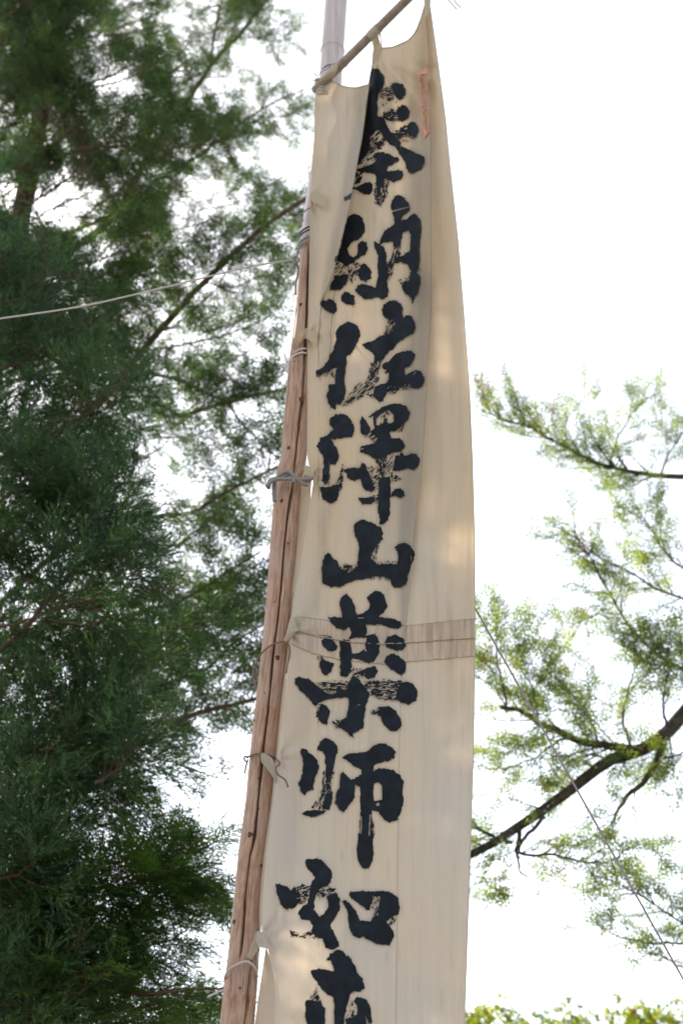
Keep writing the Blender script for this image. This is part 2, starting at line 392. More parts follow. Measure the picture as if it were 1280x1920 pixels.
def Yflap(x, y):
    s = (x - fL(y)) / (fR(y) - fL(y)); k = np.clip((x - fL(y)) / (fF(y) - fL(y)), 0, 1.2)
    return Y0 - twp(y) * s + pleat(x, y) - fa(y) * (0.11 * k ** 1.6 - 0.035 * np.sin(np.pi * np.clip(k, 0, 1)))
def Yright(x, y):
    s = (x - fL(y)) / (fR(y) - fL(y))
    return Y0 - twp(y) * s + pleat(x, y) + 0.045 * ca(y) * (1 - sstep(fC(y) + 10, fC(y) + 90, x))
def Yvis(x, y, flap=None):
    yy = np.where(x < fF(y), Yflap(x, y), np.where(x > fC(y), Yright(x, y), Ymid(x, y)))
    return yy

hem = PL([(585, 152), (592, 150), (617, 149), (640, 160), (665, 164), (690, 159), (694, 150), (697, 124), (701, 96), (706, 90), (712, 89), (735, 88), (755, 80), (766, 74), (778, 60), (786, 42), (792, 24), (797, 6), (802, -8), (815, -8)])
YB = 2060.0
nfl, nfb, nmid, ncb, nrt = 34, 6, 110, 6, 56
cols = []
def col_x(kind, k, y):
    ovF = 13 * fa(y); ovC = 40 * sstep(0, 260, y) * ca(y)
    if kind == 0: return fL(y) + (fF(y) - fL(y)) * k
    if kind == 1: return fF(y) - ovF * k
    if kind == 2: return (fF(y) - ovF) + (fC(y) - fF(y) + ovF) * k
    if kind == 3: return fC(y) - ovC * k
    return fC(y) - ovC + (fR(y) - fC(y) + ovC) * k
def col_Y(kind, k, x, y):
    if kind == 0: return Yflap(x, y)
    if kind == 1:
        a = Yflap(fF(y), y); xb = fF(y) - 13 * fa(y); b = Ymid(xb, y); t = sstep(0, 1, k); return a * (1 - t) + b * t
    if kind == 2: return Ymid(x, y)
    if kind == 3:
        a = Ymid(x, y); b = Yright(x, y); t = 0.5 * np.sqrt(k) if k < 1 else 0.5; return a * (1 - t) + b * t + 0.004
    return Yright(x, y)
ncb = 10
for kind, n in ((0, nfl), (1, nfb), (2, nmid), (3, ncb), (4, nrt)):
    ks = np.linspace(0, 1, n + 1)
    if kind != 4: ks = ks[:-1]
    for k in ks: cols.append((kind, k))
nrow = 340
tt = np.linspace(0, 1, nrow)
GX = np.zeros((nrow, len(cols))); GY = GX.copy(); GD = GX.copy()
for j, (kind, k) in enumerate(cols):
    y0 = 100.0
    for _ in range(30):
        y0 = 0.5 * y0 + 0.5 * float(hem(col_x(kind, k, np.float64(y0))))
    if kind in (1,): y0 = max(y0, 126.0)
    y = y0 + (YB - y0) * tt
    x = col_x(kind, k, y)
    GX[:, j] = x; GY[:, j] = y; GD[:, j] = col_Y(kind, k, x, y)
V = P(GX, GY, GD).reshape(-1, 3)
stain_shade = 0.55 * np.exp(-((GX - 795) / 22.0) ** 2 - ((GY - 540) / 45.0) ** 2) + 0.25 * np.exp(-((GX - 790) / 16.0) ** 2 - ((GY - 640) / 200.0) ** 2) \
      + 0.35 * np.exp(-((GX - 603) / 10.0) ** 2 - ((GY - 990) / 45.0) ** 2) + 0.18 * np.exp(-((GX - 640) / 60.0) ** 2 - ((GY - 585) / 14.0) ** 2) \
      + 0.25 * sstep(0.62, 0.95, vnoise(GX / 9.0, GY / 130.0, 21)) * np.exp(-((GY - 1150) / 260.0) ** 2) * sstep(700, 780, GX)  # soiled streaks at right also paint the shade of the pleats
for k in range(60):
    sx = random.uniform(600, 880); sy = random.uniform(200, 1900); a = random.uniform(0.1, 0.35)
    stain_shade = stain_shade + a * np.exp(-((GX - sx) / random.uniform(1.5, 4)) ** 2 - ((GY - sy) / random.uniform(3, 25)) ** 2)
banner = thing('banner', tuple(PV(600, 1990, 6.0)), 'tall cream cotton banner with a column of black brushed characters, tied to the pole', 'banner')

def sheet(name, A, B, n=24, m=6, mat=None, parent=None, bulge=0.0, YA=None, YBB=None, label=None, wr=0.0):
    """cloth patch between two edges given as lists of (x, y, depth)"""
    A = smooth_path(A, n); B = smooth_path(B, n)
    t = np.linspace(0, 1, m)[None, :, None]
    G = A[:, None, :] * (1 - t) + B[:, None, :] * t
    G[..., 2] -= bulge * np.sin(np.pi * t[..., 0])
    if wr: G[..., 2] += wr * (vnoise(G[..., 0] / 5, G[..., 1] / 9, 9) - 0.5)
    v = P(G[..., 0], G[..., 1], G[..., 2]).reshape(-1, 3)
    uvs = np.stack([(G[..., 0] - 500) / 400, (2000 - G[..., 1]) / 400], -1).reshape(-1, 2)
    o = mesh_obj(name, v, grid_faces(n, m), mat or M_cloth, parent, attrs={'stain_shade': np.zeros(n * m)}, uv=uvs)
    if label: o['label'] = label
    return o

# cloth turned back behind the left edge, in the two places where the edge gapes away from the pole
sheet('turned_back_edge', [(585, 884, 6.02), (580, 960, 6.02), (572, 1010, 6.02), (560, 1075, 6.01), (551, 1120, 6.01)],
      [(548, 880, 6.13), (546, 960, 6.13), (544, 1010, 6.12), (548, 1075, 6.07), (545, 1120, 6.05)], 30, 8, parent=banner, bulge=-0.01)
sheet('turned_back_edge', [(500, 1776, 6.02), (512, 1820, 6.02), (517, 1860, 6.02), (516, 1920, 6.02), (512, 2040, 6.02)],
      [(498, 1778, 6.09), (490, 1830, 6.09), (483, 1880, 6.09), (478, 1920, 6.09), (470, 2040, 6.09)], 30, 8, parent=banner, bulge=-0.02)

ye = [1110, 1200, 1300, 1400, 1500, 1600, 1700, 1745]
sheet('turned_back_edge', [(float(fL(q)) - 0.3, q, 6.012) for q in ye], [(float(fL(q)) - 15, q, 6.13) for q in ye], 80, 8, parent=banner, bulge=-0.01)
# seam band (gathered double layer) and its stitched ridges
sTop = PL([(546, 1162), (560, 1156), (610, 1162), (656, 1172), (763, 1173), (830, 1166), (891, 1160)])
sMid = PL([(546, 1180), (556, 1183), (598, 1194), (656, 1204), (710, 1208), (763, 1206), (835, 1200), (891, 1197)])
sBot = PL([(546, 1206), (560, 1214), (584, 1224), (641, 1238), (720, 1245), (763, 1241), (891, 1230)])
for a, b, off in ((sTop, sMid, 0.0035), (sMid, sBot, 0.0035)):
    xs = np.linspace(0, 1, 240); rws = np.linspace(0, 1, 12)
    gy0 = 1200.0
    xx = np.array([fL(np.float64(1195.0)) + 1 + (fR(np.float64(1200.0)) - fL(np.float64(1195.0)) - 1) * q for q in xs])
    Gx = np.repeat(xx[None, :], 12, 0); Gy = a(xx)[None, :] * (1 - rws[:, None]) + b(xx)[None, :] * rws[:, None]
    Gd = Yvis(Gx, Gy) - off + 0.0055 * (vnoise(Gx / 3.6, Gy / 30, 31) - 0.5) * np.sin(np.pi * rws)[:, None] * 1.5
    mesh_obj('seam_band', P(Gx, Gy, Gd).reshape(-1, 3), grid_faces(12, 240), M_band, banner,
             attrs={'stain_shade': (0.5 * vnoise(Gx / 2.5, Gy / 40, 33)).ravel()}, uv=np.stack([(Gx - 500) / 400, (2000 - Gy) / 400], -1).reshape(-1, 2))
for a, r in ((sTop, 0.0010), (sMid, 0.0032), (sBot, 0.0016)):
    xx = np.linspace(549, 889.5, 200); yy = a(xx) + 1.2 * (vnoise(xx / 7, xx * 0, 8) - 0.5)
    mb = MB(); rr = r * (0.7 + 0.6 * vnoise(xx / 4, xx * 0 + 2, 12))
    mb.tube(P(xx, yy, Yvis(xx, yy) - 0.005), rr, 6); mb.build('stitched_seam', M_thread, banner)
# rolled hem along the top edge and down the right edge
for pts in ([(595, 150.5), (617, 149.5), (640, 160.5), (665, 164.5), (692, 158)], [(713, 90), (735, 88.5), (755, 80.5), (766, 74.5), (778, 60.5), (786, 42.5), (792, 24.5), (797, 6)]):
    q = smooth_path(np.array(pts), 50); mb = MB(); mb.tube(P(q[:, 0], q[:, 1], Yvis(q[:, 0] - 0.5, q[:, 1] + 1) - 0.002), 0.0045, 6)
    mb.build('rolled_hem', M_tab, banner)
yy = np.linspace(4, 2050, 300); mb = MB(); mb.tube(P(fR(yy), yy, Yright(fR(yy), yy)), 0.0022, 5); mb.build('rolled_hem', M_tab, banner)

# ------------------------------------------------------------------ brushed characters
def inpoly(px, py, poly):
    c = np.zeros(px.shape, bool); n = len(poly); j = n - 1
    for i in range(n):
        xi, yi = poly[i]; xj, yj = poly[j]
        if yi != yj:
            hit = ((yi > py) != (yj > py)) & (px < (xj - xi) * (py - yi) / (yj - yi) + xi)
            c ^= hit
        j = i
    return c
CH = []
CH.append(('first character from the top, three side strokes', 640, 110, 6.4, False, [
 ('s', [(362,118),(440,120),(480,165),(515,220),(522,270),(505,330),(485,375),(455,420),(440,470),(422,530),(435,600),(440,680),(490,700),(540,790),(600,880),(650,930),(715,1010),(700,1050),(740,1050),(800,1090),(870,1130),(940,1160),(985,1180),(995,1250),(970,1310),(900,1350),(830,1380),(800,1350),(770,1280),(730,1190),(680,1110),(620,1040),(560,1010),(520,960),(480,900),(450,860),(410,860),(380,910),(345,950),(330,990),(345,1060),(320,1130),(270,1190),(230,1250),(200,1290),(170,1345),(220,1000),(265,700),(325,310)]),
 ('d', [(345,950),(450,860),(500,930),(540,960),(500,1040),(420,1110),(340,1140),(310,1000)], 45, .6),
 ('d', [(240,1200),(330,1150),(400,1160),(410,1220),(250,1300),(180,1330)], 40, .3),
 ('s', [(610,320),(640,290),(690,283),(740,310),(772,370),(765,430),(740,480),(700,498),(650,470),(620,410),(600,360)]),
 ('d', [(490,370),(560,335),(620,300),(650,450),(600,490),(540,480),(450,480)], 10, .6),
 ('d', [(430,500),(560,440),(700,500),(640,545),(520,580),(440,600)], 10, .18),
 ('s', [(650,610),(690,575),(740,562),(790,580),(820,640),(815,700),(770,740),(710,755),(670,700)]),
 ('d', [(440,680),(520,650),(650,600),(700,745),(600,770),(520,740),(470,720)], 5, .55),
 ('s', [(790,790),(830,755),(880,755),(915,800),(920,870),(900,920),(860,945),(810,930),(790,860)]),
 ('d', [(590,900),(640,850),(760,800),(810,780),(820,930),(740,950),(640,960),(610,920)], 10, .6),
 ('d', [(640,950),(820,930),(900,950),(700,1000)], 10, .2),
 ('s', [(380,1150),(440,1118),(500,1118),(560,1140),(620,1165),(690,1180),(698,1215),(620,1265),(555,1300),(548,1350),(620,1340),(680,1330),(730,1355),(742,1400),(720,1450),(620,1485),(570,1460),(520,1440),(500,1480),(480,1560),(460,1640),(430,1600),(410,1500),(400,1390),(330,1370),(250,1375),(190,1350),(170,1330),(300,1290),(400,1240),(410,1200),(380,1190)]),
 ('d', [(400,1380),(560,1380),(560,1650),(520,1690),(470,1770),(440,1780),(400,1690),(395,1500)], 90, .62),
 ('s', [(130,1530),(200,1530),(280,1490),(340,1465),(370,1500),(372,1590),(340,1625),(290,1640),(240,1610),(200,1580),(130,1560)]),
 ('d', [(165,1350),(250,1370),(260,1440),(200,1480),(145,1500)], 30, .7),
 ('s', [(30,1665),(70,1640),(124,1605),(100,1680),(60,1690),(40,1710)])]))
CH.append(('second character from the top', 590, 360, 5.3333, True, [
 ('s', [(320,260),(350,230),(400,212),(445,238),(475,260),(495,330),(500,385),(480,430),(430,475),(385,495),(355,530),(330,570),(345,625),(390,650),(425,610),(430,560),(435,510),(470,485),(515,500),(524,570),(500,620),(450,650),(400,700),(350,725),(310,745),(265,705),(225,690),(190,695),(200,645),(230,635),(252,540),(285,420)]),
 ('d', [(300,740),(400,690),(450,720),(440,800),(420,870),(340,900),(300,960),(290,880),(330,820)], 50, .45),
 ('s', [(450,740),(490,710),(550,760),(570,800),(560,860),(510,900),(460,880),(435,830)]),
 ('s', [(190,835),(240,830),(300,825),(335,850),(330,890),(290,940),(250,985),(150,980)]),
 ('d', [(205,700),(290,710),(300,830),(200,840)], 50, .3),
 ('s', [(265,1040),(290,1005),(340,1005),(400,1045),(400,1090),(360,1125),(310,1120),(270,1090)]),
 ('d', [(340,1120),(415,1090),(400,1140)], 30, .6),
 ('s', [(55,1085),(120,1085),(140,1060),(170,1065),(220,1130),(215,1190),(190,1220),(150,1210),(90,1170),(55,1120)]),
 ('s', [(400,985),(430,925),(480,920),(560,935),(605,960),(610,900),(630,830),(625,720),(635,640),(590,530),(590,490),(640,515),(690,545),(715,640),(720,700),(735,790),(715,880),(740,960),(735,1030),(690,1075),(650,1070),(610,1045),(560,1075),(490,1065),(430,1020)]),
 ('s', [(765,110),(790,45),(840,28),(890,50),(935,110),(950,160),(920,205),(880,240),(860,285),(920,275),(960,225),(1000,212),(1045,260),(1060,330),(1060,400),(1045,500),(1050,640),(1035,760),(1010,800),(960,790),(930,740),(900,710),(860,700),(800,720),(800,670),(850,650),(900,620),(945,590),(950,500),(960,430),(935,390),(890,400),(865,470),(850,540),(800,555),(780,500),(700,500),(640,530),(650,470),(690,390),(750,350),(795,310),(790,250),(765,220)]),
 ('h', [(770,187),(940,143),(942,153),(772,200)]),
 ('d', [(790,540),(860,540),(850,640),(900,620),(800,720),(790,800),(750,860),(720,890),(720,720),(760,640)], 70, .55),
 ('s', [(870,930),(900,905),(950,890),(955,800),(1010,790),(1050,860),(1050,940),(1035,990),(1000,1060),(975,1110),(960,1060),(900,1020),(875,970)]),
 ('d', [(840,880),(1050,780),(1055,960),(960,1080),(860,960)], 80, .45)]))
CH.append(('third character from the top', 580, 560, 5.3333, True, [
 ('s', [(725,110),(740,60),(800,25),(860,20),(915,60),(930,130),(935,185),(970,160),(1020,170),(1050,230),(1060,290),(1030,350),(980,375),(920,410),(860,470),(800,530),(760,580),(730,620),(660,640),(650,570),(600,520),(560,500),(520,470),(550,440),(620,430),(690,385),(760,350),(830,330),(850,260),(860,215),(790,210),(740,180)]),
 ('d', [(780,210),(860,215),(840,330),(740,355)], 65, .6),
 ('d', [(640,570),(730,610),(700,700),(660,850),(600,880),(560,850),(600,740)], 65, .55),
 ('d', [(560,830),(650,850),(600,940),(520,990),(420,1040),(320,1085),(340,1040),(440,900),(500,850)], 40, .42),
 ('s', [(720,660),(790,625),(850,560),(920,530),(1020,518),(1052,560),(1040,620),(1000,670),(955,690),(955,770),(1000,740),(1060,715),(1120,730),(1145,800),(1130,870),(1090,905),(1030,890),(990,850),(950,860),(900,880),(900,920),(860,920),(860,880),(800,870),(775,900),(770,960),(730,1025),(690,1030),(650,990),(640,950),(640,890),(700,860),(760,850),(790,810),(800,750),(755,740),(765,715),(730,690)]),
 ('h', [(1030,760),(1060,720),(1066,737),(1040,765)]),
 ('d', [(585,930),(650,950),(650,1000),(600,980)], 30, .6),
 ('d', [(760,870),(870,870),(900,910),(780,970)], 40, .6),
 ('d', [(880,860),(1000,840),(1000,900),(900,910)], 60, .5),
 ('s', [(265,340),(285,290),(330,255),(400,228),(460,250),(500,310),(505,380),(480,450),(430,530),(372,580),(370,660),(362,720),(355,820),(362,930),(345,1000),(310,1060),(260,1055),(262,1112),(215,1090),(180,1040),(170,980),(190,920),(190,855),(250,850),(265,740),(275,690),(200,715),(110,770),(60,750),(65,715),(130,690),(190,600),(240,500),(272,420)]),
 ('d', [(60,740),(270,690),(260,800),(200,740),(90,820)], 75, .35)]))
CH.append(('fourth character from the top', 580, 740, 5.3333, True, [
 ('s', [(210,240),(260,200),(320,190),(380,210),(430,270),(452,340),(440,400),(380,430),(300,440),(215,445),(250,500),(285,560),(298,610),(280,670),(250,700),(205,700),(205,760),(180,820),(170,870),(140,890),(135,780),(145,650),(120,590),(65,515),(90,480),(110,430),(170,410),(240,345),(205,290)]),
 ('s', [(105,920),(200,920),(250,900),(285,900),(300,960),(280,1050),(230,1090),(180,1080),(120,1030)]),
 ('d', [(250,900),(290,800),(345,670),(330,760),(315,970)], 70, .55),
 ('d', [(130,780),(210,800),(200,880),(140,900)], 70, .6),
 ('s', [(330,760),(380,735),(510,730),(520,680),(560,700),(590,780),(625,860),(655,940),(620,970),(560,950),(520,890),(505,840),(440,865),(380,840),(370,790)]),
 ('d', [(570,720),(700,730),(690,960),(640,960),(620,850)], 40, .42),
 ('s', [(590,220),(650,170),(740,120),(830,90),(900,88),(970,110),(1000,170),(990,240),(940,290),(870,360),(800,370),(820,430),(890,432),(940,460),(952,510),(920,560),(850,585),(790,600),(720,640),(640,640),(580,605),(510,575),(510,520),(570,505),(660,480),(680,440),(640,400),(600,370),(640,340),(640,260),(640,220)]),
 ('s', [(510,340),(505,260),(530,215),(570,260),(605,340),(600,380),(570,405),(520,390)]),
 ('h', [(665,300),(670,240),(720,190),(790,155),(840,200),(840,270),(800,290),(750,260),(710,310)]),
 ('h', [(515,540),(545,530),(545,540),(515,552)]),
 ('d', [(690,300),(740,190),(790,160),(790,290),(750,260),(710,310)], 75, .4),
 ('d', [(870,370),(990,240),(920,350)], 60, .5),
 ('d', [(540,380),(690,400),(670,480),(560,430)], 45, .45),
 ('s', [(830,760),(850,660),(870,600),(920,570),(945,610),(1000,595),(1070,585),(1100,640),(1090,710),(1050,748),(960,740),(900,760)]),
 ('e', [(860,600),(910,570),(920,620),(870,630)], 60, .5),
 ('d', [(640,640),(780,600),(760,700),(750,820),(700,820),(690,740)], 80, .6),
 ('d', [(760,620),(860,590),(840,700),(810,790),(740,820)], 60, .3),
 ('d', [(810,780),(880,810),(930,850),(860,870),(820,890)], 20, .62),
 ('s', [(690,830),(740,820),(805,825),(810,920),(805,1000),(805,1180),(785,1250),(740,1300),(702,1302),(690,1180),(680,1020),(690,920)]),
 ('s', [(820,980),(860,945),(910,935),(950,970),(950,1010),(910,1035),(860,1010),(800,1020)]),
 ('s', [(485,1030),(540,1035),(640,1015),(650,1060),(610,1100),(540,1100),(500,1060)]),
 ('d', [(640,1000),(690,990),(690,1080),(640,1080)], 0, .5)]))
CH.append(('fifth character from the top, shaped like a three-pronged mountain', 580, 960, 5.818, True, [
 ('s', [(478,150),(510,105),(560,88),(620,95),(700,115),(770,170),(800,230),(798,290),(750,345),(720,380),(690,440),(670,510),(720,545),(760,570),(850,565),(945,570),(965,520),(970,460),(930,385),(970,350),(1040,332),(1090,360),(1140,420),(1150,470),(1110,570),(1080,680),(1050,790),(1000,825),(930,835),(890,780),(885,735),(800,705),(720,700),(650,725),(530,738),(460,760),(390,790),(340,825),(240,822),(180,800),(145,770),(140,620),(155,520),(170,470),(215,440),(250,490),(310,550),(350,620),(430,655),(520,600),(520,550),(535,450),(540,340),(500,260)]),
 ('d', [(330,570),(520,570),(520,640),(400,665)], 80, .5),
 ('d', [(720,380),(750,350),(740,520),(680,520)], 80, .4),
 ('d', [(750,545),(945,545),(945,575),(760,580)], 80, .4),
 ('d', [(650,715),(890,700),(885,740),(700,735)], 80, .4)]))
CH.append(('sixth character from the top, crossed by the gathered seam', 540, 1100, 4.923, True, [
 ('s', [(478,140),(500,90),(540,65),(580,110),(610,180),(630,260),(690,250),(740,205),(750,140),(720,100),(760,60),(830,38),(885,70),(900,130),(917,185),(890,235),(830,275),(900,285),(985,295),(1040,320),(1052,360),(1010,395),(940,385),(860,350),(720,352),(725,430),(720,470),(640,470),(575,485),(560,470),(585,420),(560,370),(510,405),(450,390),(400,340),(365,290),(430,275),(500,285),(500,240),(480,210)]),
 ('h', [(640,285),(700,282),(700,293),(645,292)]),
 ('s', [(475,500),(520,480),(570,490),(580,560),(600,620),(660,600),(700,575),(720,600),(720,450),(790,435),(830,470),(855,540),(840,620),(800,680),(740,710),(680,680),(600,660),(585,680),(590,740),(580,800),(530,830),(490,830),(475,700),(480,580)]),
 ('s', [(690,770),(740,740),(800,735),(828,780),(800,830),(740,850),(700,830)]),
 ('s', [(305,490),(350,460),(420,490),(460,545),(430,600),(370,590),(320,550)]),
 ('d', [(270,430),(340,440),(430,480),(330,490)], -30, .5),
 ('s', [(285,690),(330,670),(425,710),(400,780),(350,825),(310,790),(290,740)]),
 ('d', [(260,655),(330,660),(300,700)], -20, .6),
 ('s', [(890,510),(920,460),(990,445),(1060,480),(1088,540),(1060,585),(1010,598),(940,570),(905,560)]),
 ('s', [(885,690),(900,640),(960,615),(1020,640),(1080,700),(1088,760),(1050,820),(990,790),(930,750)]),
 ('s', [(60,850),(90,835),(180,850),(250,890),(300,940),(350,980),(420,990),(470,955),(545,950),(550,890),(600,820),(650,850),(700,910),(750,990),(740,1060),(715,1120),(700,1200),(700,1300),(640,1340),(595,1350),(610,1415),(560,1360),(510,1320),(450,1290),(480,1240),(540,1190),(560,1100),(555,1030),(470,1030),(380,1040),(310,1060),(240,1105),(190,1030),(110,960),(65,895)]),
 ('d', [(260,880),(550,870),(550,960),(400,975),(320,970)], 0, .5),
 ('d', [(700,870),(1060,860),(1040,1050),(880,1050),(740,1000)], 0, .5),
 ('d', [(590,760),(690,750),(680,850),(600,830)], 30, .5),
 ('e', [(620,1080),(700,1080),(700,1110),(620,1110)], 0, .3),
 ('s', [(1000,960),(1040,890),(1100,870),(1160,900),(1195,970),(1185,1050),(1120,1085),(1040,1065),(990,1030)]),
 ('s', [(810,1160),(850,1110),(940,1100),(990,1150),(1045,1220),(1052,1280),(1000,1335),(930,1330),(880,1270),(850,1200)]),
 ('d', [(760,1170),(860,1095),(860,1190)], 20, .4),
 ('s', [(270,1150),(310,1085),(350,1090),(383,1150),(370,1240),(350,1280),(290,1240),(265,1180)]),
 ('d', [(245,1130),(310,1080),(270,1270)], 70, .4),
 ('d', [(390,1230),(490,1230),(440,1310)], -40, .55)]))
CH.append(('seventh character from the top, with a long plain downstroke', 540, 1370, 5.3333, True, [
 ('s', [(125,200),(135,165),(165,175),(230,230),(300,290),(308,380),(270,460),(250,570),(255,600),(215,600),(165,655),(120,600),(100,530),(130,460),(155,380),(145,290)]),
 ('s', [(300,160),(320,100),(370,78),(430,90),(490,140),(502,190),(480,270),(455,370),(440,430),(400,480),(375,440),(368,330),(365,240),(340,200),(290,195)]),
 ('d', [(350,400),(455,380),(435,620),(430,700),(330,790),(230,790),(330,640)], 78, .52),
 ('s', [(370,640),(440,610),(435,720),(410,790),(340,790),(360,700)]),
 ('s', [(130,825),(200,800),(290,795),(380,800),(340,840),(250,860),(170,850)]),
 ('s', [(515,440),(540,408),(580,440),(630,485),(700,450),(725,440),(725,385),(670,370),(620,320),(540,260),(610,225),(700,220),(780,210),(850,150),(900,128),(980,135),(1050,170),(1075,215),(1060,270),(990,310),(900,325),(855,345),(855,400),(900,385),(960,378),(1050,395),(1120,440),(1150,510),(1150,700),(1135,800),(1090,890),(1020,920),(960,890),(890,800),(840,790),(840,830),(865,1000),(850,1130),(855,1210),(850,1290),(800,1375),(740,1370),(700,1310),(685,1200),(700,1090),(710,1000),(720,860),(720,700),(715,560),(665,545),(668,600),(650,700),(600,760),(560,815),(520,800),(470,720),(480,650),(510,570)]),
 ('h', [(860,530),(900,515),(940,550),(940,690),(860,705),(850,620)]),
 ('h', [(875,735),(905,715),(915,745),(890,755)]),
 ('h', [(815,840),(825,840),(815,1050),(803,1050)]),
 ('h', [(728,860),(736,860),(733,1030),(722,1030)]),
 ('e', [(830,840),(880,840),(875,1110),(845,1100)], 90, .5)]))
CH.append(('eighth character from the top, second from the bottom of the photo', 500, 1590, 4.741, True, [
 ('s', [(340,130),(370,95),(430,90),(500,115),(560,180),(583,240),(570,300),(540,335),(480,360),(440,420),(425,490),(420,550),(470,610),(510,590),(545,520),(530,440),(560,405),(620,400),(655,460),(650,540),(610,620),(565,680),(580,720),(620,790),(648,850),(635,890),(570,912),(520,890),(500,810),(430,790),(400,740),(410,690),(380,650),(300,630),(278,580),(310,520),(360,500),(380,400),(395,320),(420,270),(410,220),(360,190)]),
 ('d', [(265,330),(390,340),(360,500),(265,500)], 20, .6),
 ('s', [(75,310),(130,325),(200,345),(220,380),(240,330),(265,380),(270,500),(230,540),(180,552),(130,510),(100,430),(85,370)]),
 ('d', [(460,390),(540,335),(630,370),(560,410),(450,470)], 30, .5),
 ('d', [(200,720),(300,760),(410,730),(430,800),(300,790),(220,790)], 15, .55),
 ('s', [(725,420),(740,390),(850,378),(950,385),(1040,375),(1110,400),(1165,440),(1188,520),(1170,590),(1110,610),(1060,660),(1100,700),(1125,750),(1135,790),(1090,865),(990,860),(900,815),(850,790),(820,805),(760,775),(725,700),(718,620),(720,570),(668,475),(690,460),(740,500),(800,570),(825,640),(915,655),(950,600),(960,530),(900,558),(850,520),(780,470)]),
 ('e', [(930,440),(1000,440),(990,600),(920,650)], 70, .5),
 ('d', [(1080,600),(1160,590),(1110,700),(1060,670)], 60, .45)]))
CH.append(('ninth character from the top, cut by the bottom of the photo', 540, 1770, 6.4, True, [
 ('s', [(450,185),(490,150),(500,115),(590,65),(640,85),(710,140),(760,170),(800,260),(820,340),(870,380),(910,460),(920,540),(840,575),(765,580),(730,650),(705,780),(680,860),(670,1100),(640,1230),(560,1220),(555,800),(545,650),(470,610),(400,540),(340,450),(290,390),(278,330),(320,300),(380,295),(460,315),(550,320),(540,260),(500,200)]),
 ('s', [(205,700),(230,660),(290,670),(340,700),(390,670),(410,730),(460,780),(440,860),(440,960),(400,1040),(240,1000),(215,880),(200,780)]),
 ('d', [(270,640),(340,500),(390,680),(340,710)], 60, .6),
 ('s', [(790,690),(830,640),(880,640),(940,680),(980,750),(1000,850),(1000,960),(960,960),(930,870),(940,930),(920,1000),(800,1050),(700,960),(690,890),(780,880),(830,830),(820,740)]),
 ('d', [(690,700),(700,960),(800,900),(820,700)], 70, .18)]))

def raster(ops, ox, oy, sc, res=1.0, seed=0):
    allp = np.concatenate([np.array(o[1], dtype=float) for o in ops])
    x0 = ox + allp[:, 0].min() / sc - 4; x1 = ox + allp[:, 0].max() / sc + 4
    y0 = oy + allp[:, 1].min() / sc - 4; y1 = oy + allp[:, 1].max() / sc + 4
    xs = np.arange(x0, x1, res); ys = np.arange(y0, y1, res)
    X, Yp = np.meshgrid(xs, ys)                   # cell corners
    Xc, Yc = X[:-1, :-1] + res / 2, Yp[:-1, :-1] + res / 2
    # ragged bristle edge: warp of about a pixel, sharper sideways than along
    wx = (vnoise(Xc / 2.2, Yc / 5.0, seed + 1) - .5) * 2.2 + (vnoise(Xc / 9, Yc / 9, seed + 2) - .5) * 2.4
    wy = (vnoise(Xc / 1.7, Yc / 2.6, seed + 3) - .5) * 3.0 + (vnoise(Xc / 9, Yc / 9, seed + 4) - .5) * 2.4
    px = (Xc + wx - ox) * sc; py = (Yc + wy - oy) * sc
    M = np.zeros(Xc.shape, bool)
    for o in ops:
        if o[0] == 's': M |= inpoly(px, py, o[1])
        elif o[0] == 'h': M &= ~inpoly((Xc - ox) * sc, (Yc - oy) * sc, o[1])
        else:
            a = R(-o[2]); u = Xc * math.cos(a) + Yc * math.sin(a); w = -Xc * math.sin(a) + Yc * math.cos(a)
            nz = 0.6 * vnoise(u / 7.0, w / 1.5, seed + 7) + 0.4 * vnoise(u / 2.0, w / 1.6, seed + 8)
            th = nz < np.clip(o[3] * 0.62 + 0.23, 0, 1) if o[0] == 'd' else nz < o[3]
            q = inpoly((Xc + wx * 2.2 - ox) * sc, (Yc + wy * 2.2 - oy) * sc, o[1])
            if o[0] == 'd': M |= q & th
            else: M &= ~(q & th)
    return X, Yp, M
def stamp_mesh(name, X, Yp, M, mat, off, label, flap):
    res = X[0, 1] - X[0, 0]
    Xc = X[:-1, :-1] + res / 2; Yc = Yp[:-1, :-1] + res / 2
    seam = fF(Yc)
    side = Xc < seam
    vs, fs, n = [], [], 0
    for sd_ in (False, True):
        m = M & (side == sd_)
        if sd_: m &= (Yc > 340)
        if not m.any(): continue
        nc = X.shape[1]; mm = m.copy(); rr_, cc_, ww_ = [], [], []
        for wd in (4, 2, 1):                         # cells joined into short strips where the ink is solid
            for st_ in range(wd):
                blk = np.zeros(mm.shape, bool); nn_ = (mm.shape[1] - st_) // wd
                b_ = mm[:, st_:st_ + nn_ * wd].reshape(mm.shape[0], nn_, wd).all(2)
                br_, bc_ = np.nonzero(b_)
                rr_.append(br_); cc_.append(bc_ * wd + st_); ww_.append(np.full(len(br_), wd))
                for e_ in range(wd): mm[br_, bc_ * wd + st_ + e_] = False
        r = np.concatenate(rr_); c = np.concatenate(cc_); w_ = np.concatenate(ww_)
        q = np.stack([r * nc + c, r * nc + c + w_, (r + 1) * nc + c + w_, (r + 1) * nc + c], -1)
        u, inv = np.unique(q.ravel(), return_inverse=True)
        xx = X.ravel()[u]; yy = Yp.ravel()[u]
        D = Yflap(np.minimum(xx, fF(yy)), yy) if sd_ else np.where(xx > fC(yy) + 1, Yright(xx, yy), Ymid(xx, yy))
        vs.append(P(xx, yy, D - off)); fs.append(inv.reshape(-1, 4) + n); n += len(u)
    o = mesh_obj(name, np.concatenate(vs), np.concatenate(fs), mat, banner, smooth=True)
    if label: o['label'] = label
    return o
INK = []
